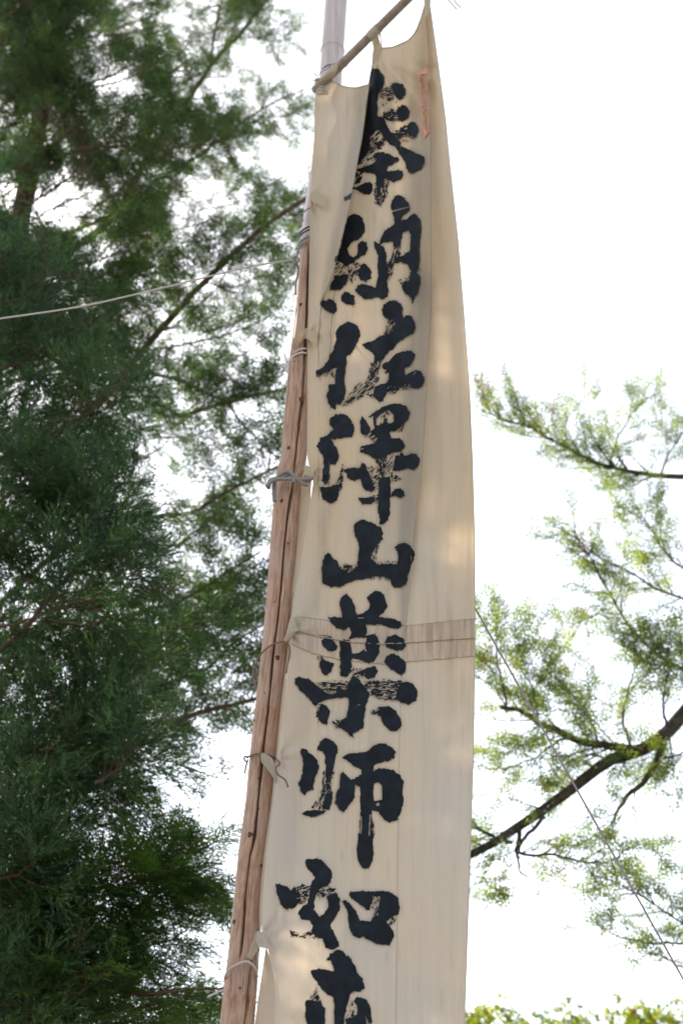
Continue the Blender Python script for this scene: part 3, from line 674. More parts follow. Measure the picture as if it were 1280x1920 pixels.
for i, (lab, ox, oy, sc, fl, ops) in enumerate(CH):
    X, Yp, M = raster(ops, ox, oy, sc, 0.9, 40 * i + 5)
    INK.append((X, Yp, M))
    stamp_mesh('painted_character', X, Yp, M, M_ink, 0.0075, 'black brushed ' + lab, fl)

# faint grey bleed of the ink into the weave round the strokes
H = np.zeros((1020, 220))                      # 2-unit cells from (480, 20)
for X, Yp, M in INK:
    r, c = np.nonzero(M); xi = ((X[0, c] - 480) / 2).astype(int); yi = ((Yp[r, 0] - 20) / 2).astype(int)
    ok = (xi >= 0) & (xi < 220) & (yi >= 0) & (yi < 1020); H[yi[ok], xi[ok]] = 1
for _ in range(5):
    H = (H + np.roll(H, 1, 0) + np.roll(H, -1, 0) + np.roll(H, 1, 1) + np.roll(H, -1, 1)) / 5
hx = np.clip((GX - 480) / 2, 0, 218.9); hy = np.clip((GY - 20) / 2, 0, 1018.9)
ix = hx.astype(int); iy = hy.astype(int); fx = hx - ix; fy = hy - iy
halo = (H[iy, ix] * (1 - fx) + H[iy, ix + 1] * fx) * (1 - fy) + (H[iy + 1, ix] * (1 - fx) + H[iy + 1, ix + 1] * fx) * fy
stain_shade = stain_shade + 0.55 * halo * (GX >= fF(GY) - 2) * (0.5 + vnoise(GX / 12, GY / 12, 91))
uvc = np.stack([(GX - 500) / 400.0, (2000 - GY) / 400.0], -1).reshape(-1, 2)

mesh_obj('cloth', V, grid_faces(nrow, len(cols)), M_cloth, banner, attrs={'stain_shade': stain_shade.ravel()}, uv=uvc)


# red stamp along the right fold at the top
st_ops = [('s', [(1000,55),(1022,120),(1034,300),(1040,500),(1046,700),(1050,880),(985,965),(968,700),(948,500),(925,210),(945,160),(1000,120)])]
X, Yp, M = raster(st_ops, 640, 110, 6.4, 0.8, 900)
Xc = X[:-1, :-1] + 0.4; Yc = Yp[:-1, :-1] + 0.4
u = (Xc - 640) * 6.4; w = (Yc - 110) * 6.4
lc = np.interp(w, [55, 210, 500, 700, 965], [985, 925, 948, 968, 985]); rc = np.interp(w, [55, 120, 300, 880], [1000, 1022, 1034, 1050])
k = (u - lc) / (rc - lc)
inner = (w > 190) & (w < 800)
lineA = (k > 0.18) & (k < 0.46); lineB = (k > 0.56) & (k < 0.92)
glyph = (vnoise(u / 9, w / 7, 71) > 0.50)
Mred = M & ~(inner & ((lineA & (vnoise(u / 9, w / 7, 71) > 0.42)) | (lineB & (vnoise(u / 9, w / 10, 75) > 0.34)) | ((k > .46) & (k < .56))))
Mred &= ~((w > 800) & (k > .35) & (k < .8) & (vnoise(u / 10, w / 10, 77) > 0.55))
stamp_mesh('red_stamp', X, Yp, Mred, M_red, 0.0075, 'small red stamped strip of print near the top right of the cloth', True)

# ------------------------------------------------------------------ wooden pole
pL = PL([(430, 566), (457, 564), (520, 558), (600, 551), (685, 541), (740, 536), (860, 526), (904, 515.5), (1000, 508), (1120, 500), (1200, 492), (1400, 470), (1500, 461), (1600, 447), (1660, 441), (1800, 426), (1920, 412), (2300, 370)])
pW = PL([(430, 40), (500, 43), (700, 46), (900, 49), (1120, 51), (1400, 53), (1660, 54), (1800, 60), (1920, 65), (2300, 76)])
crk = PL([(470, 578), (560, 577), (700, 572), (756, 569), (838, 558), (924, 550), (983, 540), (1035, 534), (1120, 527), (1152, 524), (1252, 511), (1330, 505), (1403, 495), (1495, 486), (1574, 479), (1622, 468), (1687, 461), (1770, 455), (1810, 450)])
crk2 = PL([(1785, 476), (1814, 474), (1920, 462), (2300, 425)])
crk3 = PL([(560, 557), (590, 555), (685, 543), (740, 540.5), (840, 529), (924, 518.5), (960, 515)])
YP = 6.085
nr, na = 380, 176
ys = np.linspace(455, 2290, nr)
ang = np.linspace(-np.pi, np.pi, na, endpoint=False)
cx = (pL(ys) + pW(ys) / 2); hw = pW(ys) / 2
axis = P(cx, ys, np.full(nr, YP))
rad = hw * np.array([MPP(y, YP) for y in ys])
prof = np.ones((nr, na))
prof += 0.05 * (vnoise(np.cos(ang)[None, :] * 1.5 + 4, ys[:, None] / 160, 51) - .5) + 0.03 * (vnoise(ang[None, :] * 9, ys[:, None] / 210, 52) - .5)
def groove(cr, y0, y1, wd, dep):
    global prof
    s = np.clip((cr(ys) - cx) / hw, -.97, .97); th = np.arcsin(s) + 0.03 * (vnoise(ys / 14, ys * 0, 55) - .5)
    amt = sstep(y0, y0 + 40, ys) * (1 - sstep(y1 - 40, y1, ys))
    wv = wd * (0.55 + 0.9 * vnoise(ys / 60, ys * 0 + 3, 56))
    d = np.abs(ang[None, :] - th[:, None])
    prof -= (dep * amt)[:, None] * np.clip(1.2 * (1 - d / (wv[:, None] * 1.0 + 1e-3)), 0, 1)
    prof -= 0.05 * amt[:, None] * np.exp(-(d / 0.22) ** 2)
groove(crk, 462, 1815, 0.125, 0.75)
groove(crk2, 1780, 2400, 0.10, 0.6)
groove(crk3, 560, 965, 0.06, 0.18)
pdir = axis[0] - axis[-1]; pdir /= np.linalg.norm(pdir)
ex = np.array([1, 0, 0.]) - pdir * pdir[0]; ex /= np.linalg.norm(ex); ey = np.cross(pdir, ex)   # ey points +y-ish
if ey[1] < 0: ey = -ey
V = axis[:, None, :] + (rad[:, None] * prof)[..., None] * (np.sin(ang)[None, :, None] * ex - np.cos(ang)[None, :, None] * ey)
uvp = np.stack(np.broadcast_arrays(ang[None, :] / (2 * np.pi) + 0.5, ys[:, None] / 220.0), -1).reshape(-1, 2)
foot = axis[-1]
pole = thing('wooden_pole', (float(foot[0]), float(foot[1]), 0.0), 'weathered brown log pole with a long open split, standing left of the banner', 'pole')
# extend to the ground
foot_dir = (axis[-1] - axis[-60]); foot_dir /= np.linalg.norm(foot_dir)
kk = (axis[-1][2] + 0.4) / -foot_dir[2]
ext = V[-1] + foot_dir * kk
V2 = np.concatenate([V.reshape(-1, 3), ext]); F2 = grid_faces(nr, na, True)
a = (nr - 1) * na + np.arange(na); b = nr * na + np.arange(na)
F2 = np.concatenate([F2, np.stack([a, np.roll(a, -1), np.roll(b, -1), b], -1)])
uvp = np.concatenate([uvp, np.stack([ang / (2 * np.pi) + .5, np.full(na, 14.)], -1)])
mesh_obj('log', V2, F2[:, ::-1], M_wood, pole, uv=uvp)
# end cap at the top
capv = np.concatenate([V[0], [axis[0] + pdir * 0.01]]); ii = np.arange(na)
mesh_obj('cut_end', capv, np.stack([ii, np.roll(ii, -1), np.full(na, na)], -1), M_wood, pole, uv=np.concatenate([np.stack([ang, ang * 0], -1), [[0, 0]]]))

def pole_point(x, y, lift=0.0):
    i = np.interp(y, ys, np.arange(nr)); c = np.array([np.interp(i, np.arange(nr), axis[:, q]) for q in range(3)])
    h = np.interp(y, ys, hw); r_ = np.interp(y, ys, rad); cc = np.interp(y, ys, cx)
    s = np.clip((x - cc) / h, -.98, .98); th = math.asin(s)
    nrm = math.sin(th) * ex - math.cos(th) * ey
    return c + nrm * (r_ + lift), nrm
for (kx, ky, kr) in [(564, 584, 4.0), (552, 690, 2.5), (565, 762, 5.5), (542, 853, 4.0), (529, 952, 4.5), (522, 1243, 4.6), (516, 1140, 2.2), (493, 1155, 2.0), (541, 1030, 2.6), (470, 1574, 5.5), (487, 1468, 2.2), (478, 1357, 2.6), (440, 1735, 4.6), (490, 1628, 3.8), (560, 1680 - 600, 2.0), (497, 1310, 2.0), (452, 1860, 3.0), (537, 1135, 1.8), (488, 1525, 1.8)]:
    c, nrm = pole_point(kx, ky, -0.004)
    u1 = np.cross(nrm, pdir); r_ = kr * MPP(ky, 6.0)
    vs = []; nr_, nn = 5, 14
    for q in range(nr_):
        f = 1 - q / (nr_ - 1); hgt = [0.0, .006, .0085, .0065, .004][q]
        for k in range(nn):
            t = 2 * np.pi * k / nn; rr = r_ * f * (1 + 0.12 * math.sin(3 * t + kx))
            vs.append(c + nrm * hgt * min(1, kr / 4) + (u1 * math.cos(t) + pdir * 1.25 * math.sin(t)) * rr)
    mesh_obj('knot', np.array(vs), grid_faces(nr_, nn, True), M_knot, pole)

# ------------------------------------------------------------------ bamboo pole lashed above it
bl = PL([(-80, 613), (0, 609), (100, 602), (150, 598), (300, 583), (333, 580), (400, 569), (470, 562), (560, 552)])
bw = PL([(-80, 41), (0, 41.5), (100, 42), (300, 43.5), (560, 44)])
ysb = np.linspace(-260, 478, 260)
blx = np.where(ysb < -80, 613 + (-80 - ysb) * 0.05, bl(ysb)); bwx = bw(ysb)
axb = P(blx + bwx / 2, ysb, np.full(len(ysb), 6.13))
rb = bwx / 2 * np.array([MPP(y, 6.13) for y in ysb])
for yn in (-190, 97, 333, 440):
    rb = rb * (1 + 0.045 * np.exp(-((ysb - yn) / 3.0) ** 2) - 0.03 * np.exp(-((ysb - yn - 6) / 3.0) ** 2))
v, f = tube_arrays(axb, rb, 48)
bam = thing('bamboo_pole', tuple(float(q) for q in axb[-1]), 'silvery bamboo pole lashed to the upper end of the wooden pole behind the banner', 'pole')
mesh_obj('culm', v, f, M_bamboo, bam)
for yn in (97, 333, 440):
    i = int(np.argmin(np.abs(ysb - yn))); mb = MB(); c = axb[i]; t = axb[i - 2] - axb[i + 2]; t /= np.linalg.norm(t)
    e1 = np.cross(t, [0, 1, 0]); e1 /= np.linalg.norm(e1); e2 = np.cross(t, e1)
    aa = np.linspace(0, 2 * np.pi, 60); mb.tube(c + (np.cos(aa)[:, None] * e1 + np.sin(aa)[:, None] * e2) * rb[i] * 1.0, 0.0035, 6)
    mb.build('node_ring', M_bamboo, bam)
# thin shrinkage split down the culm
mb = MB(); q = smooth_path([(628, -60, 0), (627, 20, 0), (625, 70, 0), (622, 95, 0), (621, 140, 0)], 60)
mb.tube(P(q[:, 0], q[:, 1], 6.13 - 0.0665), 0.0016, 5); mb.build('drying_split', M_crack, bam)

# ------------------------------------------------------------------ crossbar
A = PV(593, 168, 5.985); Bp = PV(770, -8, 5.44)
d = Bp - A
bar = thing('crossbar', tuple(A), 'thin brown bamboo crossbar that the top of the banner hangs from', 'pole')
pth = np.array([A + d * t for t in np.linspace(-0.02, 1.42, 60)])
rad_ = np.full(60, 0.028) * (1 - 0.12 * np.linspace(0, 1, 60)); tts = np.linspace(-0.02, 1.42, 60)
for tn in (0.30, 0.66, 1.02): rad_ = rad_ * (1 + 0.10 * np.exp(-((tts - tn) / 0.012) ** 2))
v, f = tube_arrays(pth, rad_, 20); mesh_obj('rod', v, f, M_bar, bar)
mb = MB(); e = pth[0]; mb.tube(np.array([e, e - d / np.linalg.norm(d) * 0.002]), [0.028, 0.001], 20); mb.build('rod_end', M_crack, bar)
def bar_pt(t): return A + d * t

# ------------------------------------------------------------------ cloth hangers and tabs
# middle hanger looping over the crossbar
sheet('hanging_loop', [(690, 57, 5.70), (696, 76, 5.74), (701, 92, 5.73)], [(706, 52, 5.62), (710, 72, 5.68), (716, 92, 5.70)], 16, 6, M_tab, banner, bulge=0.006, wr=0.006)
sheet('hanging_loop', [(706, 52, 5.70), (712, 72, 5.77), (714, 92, 5.75)], [(713, 46, 5.66), (714, 66, 5.75), (716.5, 90, 5.75)], 12, 4, M_tab, banner, wr=0.006)
q = [bar_pt(0.595) + 0.0 * d]
for t in np.linspace(0.575, 0.655, 2): pass
c0 = bar_pt(0.575); c1 = bar_pt(0.665)
v, f = tube_arrays(np.array([c0 + (c1 - c0) * t for t in np.linspace(0, 1, 8)]), 0.0300, 20); mesh_obj('hanging_loop', v, f, M_tab, banner, attrs={'stain_shade': np.zeros(len(v))}, uv=np.zeros((len(v), 2)))
sheet('stitched_patch', [(700, 89, 5.715), (697.5, 105, 5.735), (697, 122, 5.75)], [(716, 90, 5.68), (716, 102, 5.70), (715, 114, 5.71)], 14, 8, M_tab, banner, bulge=0.004, wr=0.004)
# left hanger
sheet('hanging_loop', [(627, 119, 5.835), (612, 136, 5.87), (597, 152, 5.93)], [(635, 117, 5.81), (631, 134, 5.84), (622, 152, 5.92)], 16, 6, M_tab, banner, bulge=0.008, wr=0.01)
for k in range(5):
    y0 = 147 + k * 6.0
    sheet('gathered_pleat', [(590 + k * .3, y0, 5.985), (600, y0 - 1.5, 5.95), (618 - k * .6, y0 + 0.5, 5.95)], [(590 + k * .3, y0 + 6.6, 5.985), (600, y0 + 6.2, 5.95), (617 - k * .6, y0 + 7.0, 5.95)], 14, 6, M_tab, banner, bulge=0.010, wr=0.006)
# right upper corner gather
sheet('gathered_pleat', [(794, -6, 5.385), (795, 12, 5.385), (797, 34, 5.385)], [(807, -6, 5.38), (806, 12, 5.38), (803, 24, 5.38)], 14, 8, M_tab, banner, bulge=0.012, wr=0.012)
# side tabs: stitched patch on the cloth, with a tongue that folds round to the tie
def tab(patchA, patchB, tongueA=None, tongueB=None, label=None, mat=None):
    o = sheet('side_tab', patchA, patchB, 16, 8, mat or M_tab, banner, bulge=0.003, wr=0.006, label=label)
    if tongueA: sheet('tab_tongue', tongueA, tongueB, 16, 8, M_tongue, banner, bulge=0.012, wr=0.012)
tab([(585, 358, 5.93), (584, 367, 5.93), (583, 376, 5.93)], [(610, 366, 5.90), (611, 378, 5.90), (612, 391, 5.90)],
    [(585, 358, 5.955), (581.5, 368, 5.95), (581.5, 381, 5.96)], [(590, 370, 5.945), (587, 376, 5.945), (586, 384, 5.95)])
tab([(576, 616, 5.955), (575, 628, 5.955), (574, 634, 5.955)], [(595.5, 622, 5.94), (594.5, 634, 5.94), (593, 648, 5.94)],
    [(577, 614, 5.965), (563, 620, 5.97), (550, 636, 5.98), (548, 652, 5.99)], [(576, 634, 5.965), (569, 636, 5.97), (560, 645, 5.98), (553, 656, 5.99)])
tab([(572, 872, 5.965), (569, 886, 5.97), (564, 898, 5.98)], [(584, 876, 5.955), (583, 886, 5.955), (586, 896, 5.955)],
    [(566, 890, 5.985), (567, 900, 5.99), (572, 908, 5.995)], [(584, 894, 5.95), (586, 899, 5.96), (578, 910, 5.98)])
tab([(547, 1150, 5.975), (541, 1170, 5.975), (536, 1192, 5.98)], [(551, 1158, 5.965), (556, 1172, 5.965), (559, 1182, 5.965)],
    [(536, 1190, 5.985), (532, 1197, 5.985), (531, 1202, 5.985)], [(557, 1182, 5.965), (548, 1194, 5.97), (541, 1206, 5.975)])
tab([(489, 1414, 5.985), (490, 1428, 5.98), (500, 1441, 5.975), (512, 1458, 5.975), (517, 1470, 5.98)], [(494, 1411, 5.985), (508, 1420, 5.975), (515, 1432, 5.97), (519.5, 1448, 5.97), (519, 1466, 5.975)], mat=M_tongue)
tab([(481, 1746, 5.975), (474, 1762, 5.975), (467, 1782, 5.985), (463, 1794, 5.99)], [(501, 1750, 5.965), (499, 1764, 5.965), (487, 1775, 5.97), (472, 1800, 5.985)], mat=M_tongue)
sheet('stitched_patch', [(483, 1746, 5.958), (480, 1762, 5.958), (484, 1776, 5.958)], [(501, 1748, 5.955), (502, 1764, 5.955), (505, 1780, 5.955)], 14, 8, M_tab, banner, bulge=0.004, wr=0.006)

# ------------------------------------------------------------------ ties and ropes
def cord(name, pts, r, mat, label=None, cat='cord', group=None, twist=0, extra=(), sides=7, n=None):
    """pts: (x, y, depth) list; built as one mesh; twist>0 gives laid strands with that pitch in metres"""
    mb = MB()
    for k, p_ in enumerate([pts] + list(extra)):
        q = smooth_path(np.array(p_, dtype=float), n or max(24, 10 * len(p_)))
        w = P(q[:, 0], q[:, 1], q[:, 2])
        if twist:
            L = np.concatenate([[0], np.cumsum(np.linalg.norm(np.diff(w, axis=0), axis=1))])
            m = int(max(30, L[-1] / twist * 9)); w = np.stack([np.interp(np.linspace(0, L[-1], m), L, w[:, c]) for c in range(3)], -1)
            T = np.gradient(w, axis=0); T /= np.linalg.norm(T, axis=1)[:, None]
            Nn = np.cross(T, [0.1, 0.2, 0.97]); Nn /= np.linalg.norm(Nn, axis=1)[:, None]; Bn = np.cross(T, Nn)
            s = np.linspace(0, L[-1], m) / twist * 2 * np.pi
            for ph in (0, 2 * np.pi / 3, 4 * np.pi / 3):
                mb.tube(w + 0.52 * r * (np.cos(s + ph)[:, None] * Nn + np.sin(s + ph)[:, None] * Bn), r * 0.56, 5)
        else: mb.tube(w, r, sides)
    o = mb.build(name, mat)
    return tag(o, label, cat, group)

def loop_pts(xl, xr, yl, yr, sag=5, front=True):
    """a turn of cord across the visible front of the pole"""
    out = []
    for t in np.linspace(-0.02, 1.02, 15):
        x = xl + (xr - xl) * t; y = yl + (yr - yl) * t - sag * (1 - (2 * t - 1) ** 2)
        z = 6.085 - 0.072 * math.sqrt(max(0.02, 1 - (2 * min(max(t, 0), 1) - 1) ** 2)) - 0.006
        out.append((x, y, z))
    return out
G = 'cords tying the banner to the pole'
# guy ropes
cord('guy_rope', [(556, 486, 6.02), (470, 500, 5.97), (300, 541, 5.80), (150, 575, 5.66), (-60, 607, 5.45), (-500, 690, 5.0)], 0.0050, M_rope, 'pale twisted rope stretched from the knot on the pole across the left trees', 'rope', twist=0.05)
ga = PV(565, 560, 6.17); gb = PV(1280, 1836, 7.6); gd = gb - ga
gend = ga + gd * ((ga[2]) / -gd[2])
mbr = MB(); mbr.tube(np.array([ga + (gend - ga) * t for t in np.linspace(0, 1, 80)]), 0.0056, 7)
tag(mbr.build('guy_rope', M_guy), 'thin pale violet-white guy line slanting down behind the banner to the lower right', 'rope')
cord('dangling_string', [(830, -40, 5.3), (836, -6, 5.3), (844, 4, 5.3), (855, 17, 5.3)], 0.0042, M_string, 'two short loose string ends hanging into the top right edge', 'string', extra=[[(842, -40, 5.3), (850, -4, 5.3), (855, 6, 5.3), (863, 14, 5.3)]])
# lashings
cord('wire_tie', [(586, 152, 5.95), (590, 150, 5.93), (597, 150, 5.94), (594, 141, 5.93), (589, 137, 5.93), (594, 143, 5.94), (604, 134, 5.95), (612, 130, 5.97), (618, 126, 5.98), (619, 121, 5.98), (613, 122, 5.99), (604, 130, 6.01)] + loop_pts(602, 640, 131, 117, 3)[2:], 0.0022, M_dark, 'thin dark wire round the bamboo at the end of the crossbar', 'wire', G, n=160)
cord('twine_tie', loop_pts(565, 596, 402, 388, 5), 0.0042, M_rope_grey, 'grey twine round the bamboo with a small bow loop, just under the highest side tab', 'cord', G,
     extra=[[(566, 408, 6.0), (559, 404, 6.0), (557.5, 411, 6.0), (564, 417, 6.0), (568, 412, 6.0), (562, 407, 6.0), (560, 412, 6.0), (567, 414, 6.0)]])
cord('wire_tie', loop_pts(562, 594, 436, 425, 5) + [(597, 427, 6.1), (590, 430, 6.19), (568, 436, 6.19), (560, 440, 6.1)] + loop_pts(562, 594, 442, 431, 5), 0.0048, M_dark, 'doubled dark wire round the bamboo just above the rope lashing', 'wire', G)
cord('rope_lashing', loop_pts(561, 592, 455, 444, 5), 0.0065, M_rope_grey, 'grey rope wound round the joint of bamboo and log, ending in a frayed knot', 'rope', G, twist=0.03,
     extra=[loop_pts(561, 592, 463, 452, 5), [(563, 458, 6.0), (560, 470, 5.99), (556, 482, 5.98), (553, 490, 5.98)],
            [(549, 484, 5.97), (556, 480, 5.95), (560, 488, 5.95), (552, 494, 5.96), (548, 488, 5.97)], [(554, 492, 5.97), (548, 502, 5.97), (541, 512, 5.97)],
            [(555, 492, 5.97), (552, 504, 5.97), (546, 516, 5.97)], [(557, 490, 5.98), (559, 510, 5.99), (555, 530, 5.99), (554, 552, 5.99)]])
cord('string_tie', loop_pts(550, 577, 664, 655, 5), 0.0052, M_string, 'white string wound twice round the log with a loose bow left of it', 'string', G,
     extra=[loop_pts(546, 577, 672, 664, 6), [(548, 668, 6.0), (542, 676, 5.98), (538, 682, 5.97)], [(538, 680, 5.97), (531, 687, 5.97), (525, 690, 5.97)], [(538, 678, 5.97), (534, 668, 5.97), (533, 663, 5.97)], [(538, 681, 5.97), (535, 690, 5.97), (537, 696, 5.97), (540, 688, 5.97), (538, 681, 5.97)]])
cord('rope_tie', [(503, 916, 5.97), (506, 902, 5.97), (520, 896, 5.965), (535, 892, 5.96), (545, 888, 5.955), (553, 897, 5.95), (561, 902, 5.955), (570, 908, 5.965), (578, 909, 5.97)], 0.0105, M_rope_grey, 'thick grey rope knotted round the middle of the log, beside the gaping cloth edge', 'rope', G, twist=0.035,
     extra=[[(514, 902, 5.975), (524, 891, 5.955), (538, 884, 5.945), (548, 889, 5.94), (552, 898, 5.945), (549, 905, 5.95)], [(500, 912, 5.96), (508, 903, 5.96), (522, 898, 5.95), (540, 898, 5.945), (560, 899, 5.95), (575, 898, 5.955), (586, 896, 5.95)], [(514, 906, 6.0), (513.5, 925, 6.0), (514.5, 940, 6.01)]])
cord('twine_tie', [(482, 1262, 6.06), (480, 1252, 6.03), (484, 1234, 6.0), (495, 1220, 5.995), (510, 1209, 5.985), (524, 1204, 5.98), (534, 1203, 5.975), (540, 1206, 5.975)], 0.0044, M_wire, 'brown twine looped over the log under the seam, its ends hanging at left', 'cord', G,
     extra=[[(479, 1254, 5.99), (475, 1262, 5.98), (478, 1268, 5.98), (482, 1260, 5.98), (478, 1253, 5.98), (474, 1262, 5.98), (476, 1276, 5.98), (480, 1284, 5.98)], [(538, 1202, 5.97), (543, 1216, 5.97), (541, 1238, 5.99), (536, 1262, 6.0)]])
cord('twine_tie', loop_pts(464, 520, 1420, 1424, 9), 0.0042, M_wire, 'thin brown twine holding the curled cloth tongue on the log', 'cord', G,
     extra=[[(466, 1420, 6.0), (460, 1418, 5.99), (458, 1424, 5.99), (464, 1430, 5.99)], [(465, 1424, 5.99), (461, 1438, 5.99), (459, 1450, 5.99)], [(519, 1424, 5.97), (524, 1432, 5.96), (517, 1440, 5.95), (521, 1452, 5.94), (534, 1462, 5.93), (540, 1476, 5.93)]])
cord('string_tie', [(421, 1838, 6.08), (423, 1828, 6.03), (432, 1816, 6.0), (450, 1806, 5.985), (464, 1803, 5.98), (472, 1808, 5.98), (480, 1818, 6.0), (483, 1832, 6.04)], 0.0045, M_rope, 'lowest pale cord round the log, its white end sticking out left', 'cord', G,
     extra=[[(420, 1856, 6.03), (408, 1860, 6.0), (398, 1865, 5.97), (389, 1870, 5.95)], [(484, 1783, 6.0), (484, 1800, 6.0), (483, 1812, 6.02)]])

# ------------------------------------------------------------------ vegetation
def cedar_spray(seed):
    r = np.random.default_rng(seed); V, F = [], []; n = 0
    def needles(path, cnt, nl, w):
        nonlocal n
        m = len(path); T = np.gradient(path, axis=0); T /= np.linalg.norm(T, axis=1)[:, None] + 1e-9
        idx = np.linspace(0, m - 1.001, cnt); i = idx.astype(int); fr = (idx - i)[:, None]
        p = path[i] * (1 - fr) + path[i + 1] * fr; t = T[i]
        rnd = r.normal(size=(cnt, 3)); nrm = rnd - (rnd * t).sum(1)[:, None] * t; nrm /= np.linalg.norm(nrm, axis=1)[:, None]
        dr = t * 0.85 + nrm * 0.55; dr /= np.linalg.norm(dr, axis=1)[:, None]
        sd_ = np.cross(dr, nrm); L = nl * r.uniform(.7, 1.2, cnt)[:, None]
        v = np.stack([p - sd_ * w / 2, p + sd_ * w / 2, p + dr * L], 1).reshape(-1, 3)
        V.append(v); F.append(np.arange(cnt * 3).reshape(-1, 3) + n); n += cnt * 3
    main = np.stack([np.linspace(0, .26, 6), r.normal(0, .008, 6).cumsum(), r.normal(0, .008, 6).cumsum() + np.linspace(0, 1, 6) ** 2 * .03], -1)
    needles(main, 15, .033, .0085)
    for k in range(8):
        s = r.uniform(.1, .95); o = main[int(s * 5)]
        a = r.uniform(0, 2 * np.pi); sp = r.uniform(.35, .75)
        d0 = np.array([math.cos(sp), math.sin(sp) * math.cos(a), math.sin(sp) * math.sin(a) * .7])
        L = r.uniform(.07, .15); t = np.linspace(0, 1, 5)[:, None]
        pth_ = o + d0 * L * t + np.array([.3, 0, .35]) * L * .4 * t ** 2
        needles(pth_, int(7 + L * 40), .031, .0082)
    return np.concatenate(V), np.concatenate(F)
def quads(segs, w):
    """flat diamond leaflets from (base, tip, normal)"""
    V, F = [], []
    for k, (b, t, nn, ww) in enumerate(segs):
        b = np.array(b); t = np.array(t); dr = t - b; sd_ = np.cross(dr, nn); sd_ /= np.linalg.norm(sd_) + 1e-9
        m = b + dr * .55
        V += [b, m + sd_ * ww / 2, t, m - sd_ * ww / 2]; F.append([4 * k, 4 * k + 1, 4 * k + 2, 4 * k + 3])
    return np.array(V), np.array(F)
def flat_spray(seed, wid=.010):
    r = np.random.default_rng(seed); segs = []; up = np.array([0, 0, 1.])
    L = .26
    for k in range(11):
        s = (k + .5) / 11; side = 1 if k % 2 else -1
        o = np.array([L * s, 0, -.02 * s * s]); a = side * r.uniform(.55, .85); l = .13 * (1 - .65 * s) + .03
        dr = np.array([math.cos(a), math.sin(a), r.normal(0, .12) - .1]); tip = o + dr * l
        segs.append((o, tip, up + r.normal(0, .2, 3), wid * .8))
        for q in range(4):
            u = .25 + q * .2; oo = o + dr * l * u; sg = 1 if q % 2 else -1; aa = a + sg * .6
            d2 = np.array([math.cos(aa), math.sin(aa), r.normal(0, .15)])
            segs.append((oo, oo + d2 * l * .42 * (1.3 - u), up + r.normal(0, .25, 3), wid))
    segs.append((np.array([0, 0, 0]), np.array([L, 0, -.02]), up, wid * .6))
    return quads(segs, wid)
def fir_twig(seed, ll=.026, w=.0065, nside=5):
    r = np.random.default_rng(seed); segs = []; up = np.array([0, 0, 1.])
    def ax(o, dr, L, n):
        dr = dr / np.linalg.norm(dr); sd_ = np.cross(up, dr); sd_ /= np.linalg.norm(sd_)
        for k in range(n):
            s = (k + .6) / n; sg = 1 if k % 2 else -1
            b = o + dr * L * s; t = b + (dr * .6 + sd_ * sg * .8 + up * r.normal(0, .25)) * ll * r.uniform(.7, 1.2)
            segs.append((b, t, up + r.normal(0, .35, 3), w))
        segs.append((o, o + dr * L, up + r.normal(0, .3, 3), .004))
    ax(np.zeros(3), np.array([1., 0, 0]), .20, 9)
    for k in range(nside):
        s = .15 + .7 * k / nside; sg = 1 if k % 2 else -1
        ax(np.array([.20 * s, 0, 0]), np.array([.75, sg * .7, r.normal(0, .2)]), .10 * (1.2 - s * .6), 5)
    return quads(segs, w)
def leaf_cluster(seed):
    r = np.random.default_rng(seed); segs = []
    for k in range(12):
        d0 = r.normal(size=3); d0 /= np.linalg.norm(d0); d0[0] = abs(d0[0]); o = np.array([r.uniform(0, .12), 0, 0])
        segs.append((o, o + d0 * r.uniform(.06, .11), r.normal(size=3), r.uniform(.028, .045)))
    return quads(segs, .03)

# openings cleared in the crowns along the sun's rays, shaped to dapple the cloth
SUNV = np.array(SUN_DIR)
OPEN = [(PV(*p), r_) for p, r_ in (((655, 205, 5.9), .10), ((655, 262, 5.9), .10), ((838, 470, 5.6), .15), ((842, 550, 5.65), .17), ((845, 640, 5.7), .16), ((612, 612, 5.95), .13), ((700, 330, 5.8), .08), ((575, 1795, 5.99), .12), ((850, 1010, 5.9), .08))]
def shut(p):
    for o, r_ in OPEN:
        w = p - o; k = w @ SUNV
        if k > .3 and np.linalg.norm(w - k * SUNV) < r_ + .13: return False
    return True
class Foliage:
    dead = 0.02
    def __init__(s, templates): s.T = templates; s.o = []; s.d = []; s.s = []; s.t = []
    def put(s, o, d, sc, tone):
        if not shut(o + unit(d) * .1 * sc): return
        s.o.append(o); s.d.append(d); s.s.append(sc); s.t.append(tone)
    def arrays(s, flat=0.5):
        mb = MB()
        if not s.o: return mb
        o = np.array(s.o); d = np.array(s.d); sc = np.array(s.s); tn = np.array(s.t)
        d /= np.linalg.norm(d, axis=1)[:, None] + 1e-9
        upv = np.array([0, 0, 1.]) * flat + rng.normal(size=d.shape) * (1 - flat)
        y = np.cross(upv, d); y /= np.linalg.norm(y, axis=1)[:, None] + 1e-9; z = np.cross(d, y)
        which = rng.integers(0, len(s.T), len(o))
        for k, (tv, tf) in enumerate(s.T):
            m = which == k
            if not m.any(): continue
            c = m.sum()
            v = o[m][:, None, :] + sc[m][:, None, None] * (tv[None, :, 0:1] * d[m][:, None, :] + tv[None, :, 1:2] * y[m][:, None, :] + tv[None, :, 2:3] * z[m][:, None, :])
            ff = tf[None] + (np.arange(c) * len(tv))[:, None, None]
            kf = tf.shape[1]; base = tn[m] + rng.normal(0, .17, c)
            tone = np.clip(np.repeat(base, len(tv)) + np.repeat(rng.normal(0, .16, c * (len(tv) // kf)), kf), 0, .84)
            tone[np.repeat(rng.random(c) < s.dead, len(tv))] = 1.0
            mb.add(v.reshape(-1, 3), ff.reshape(-1, tf.shape[1]), tone)
        return mb

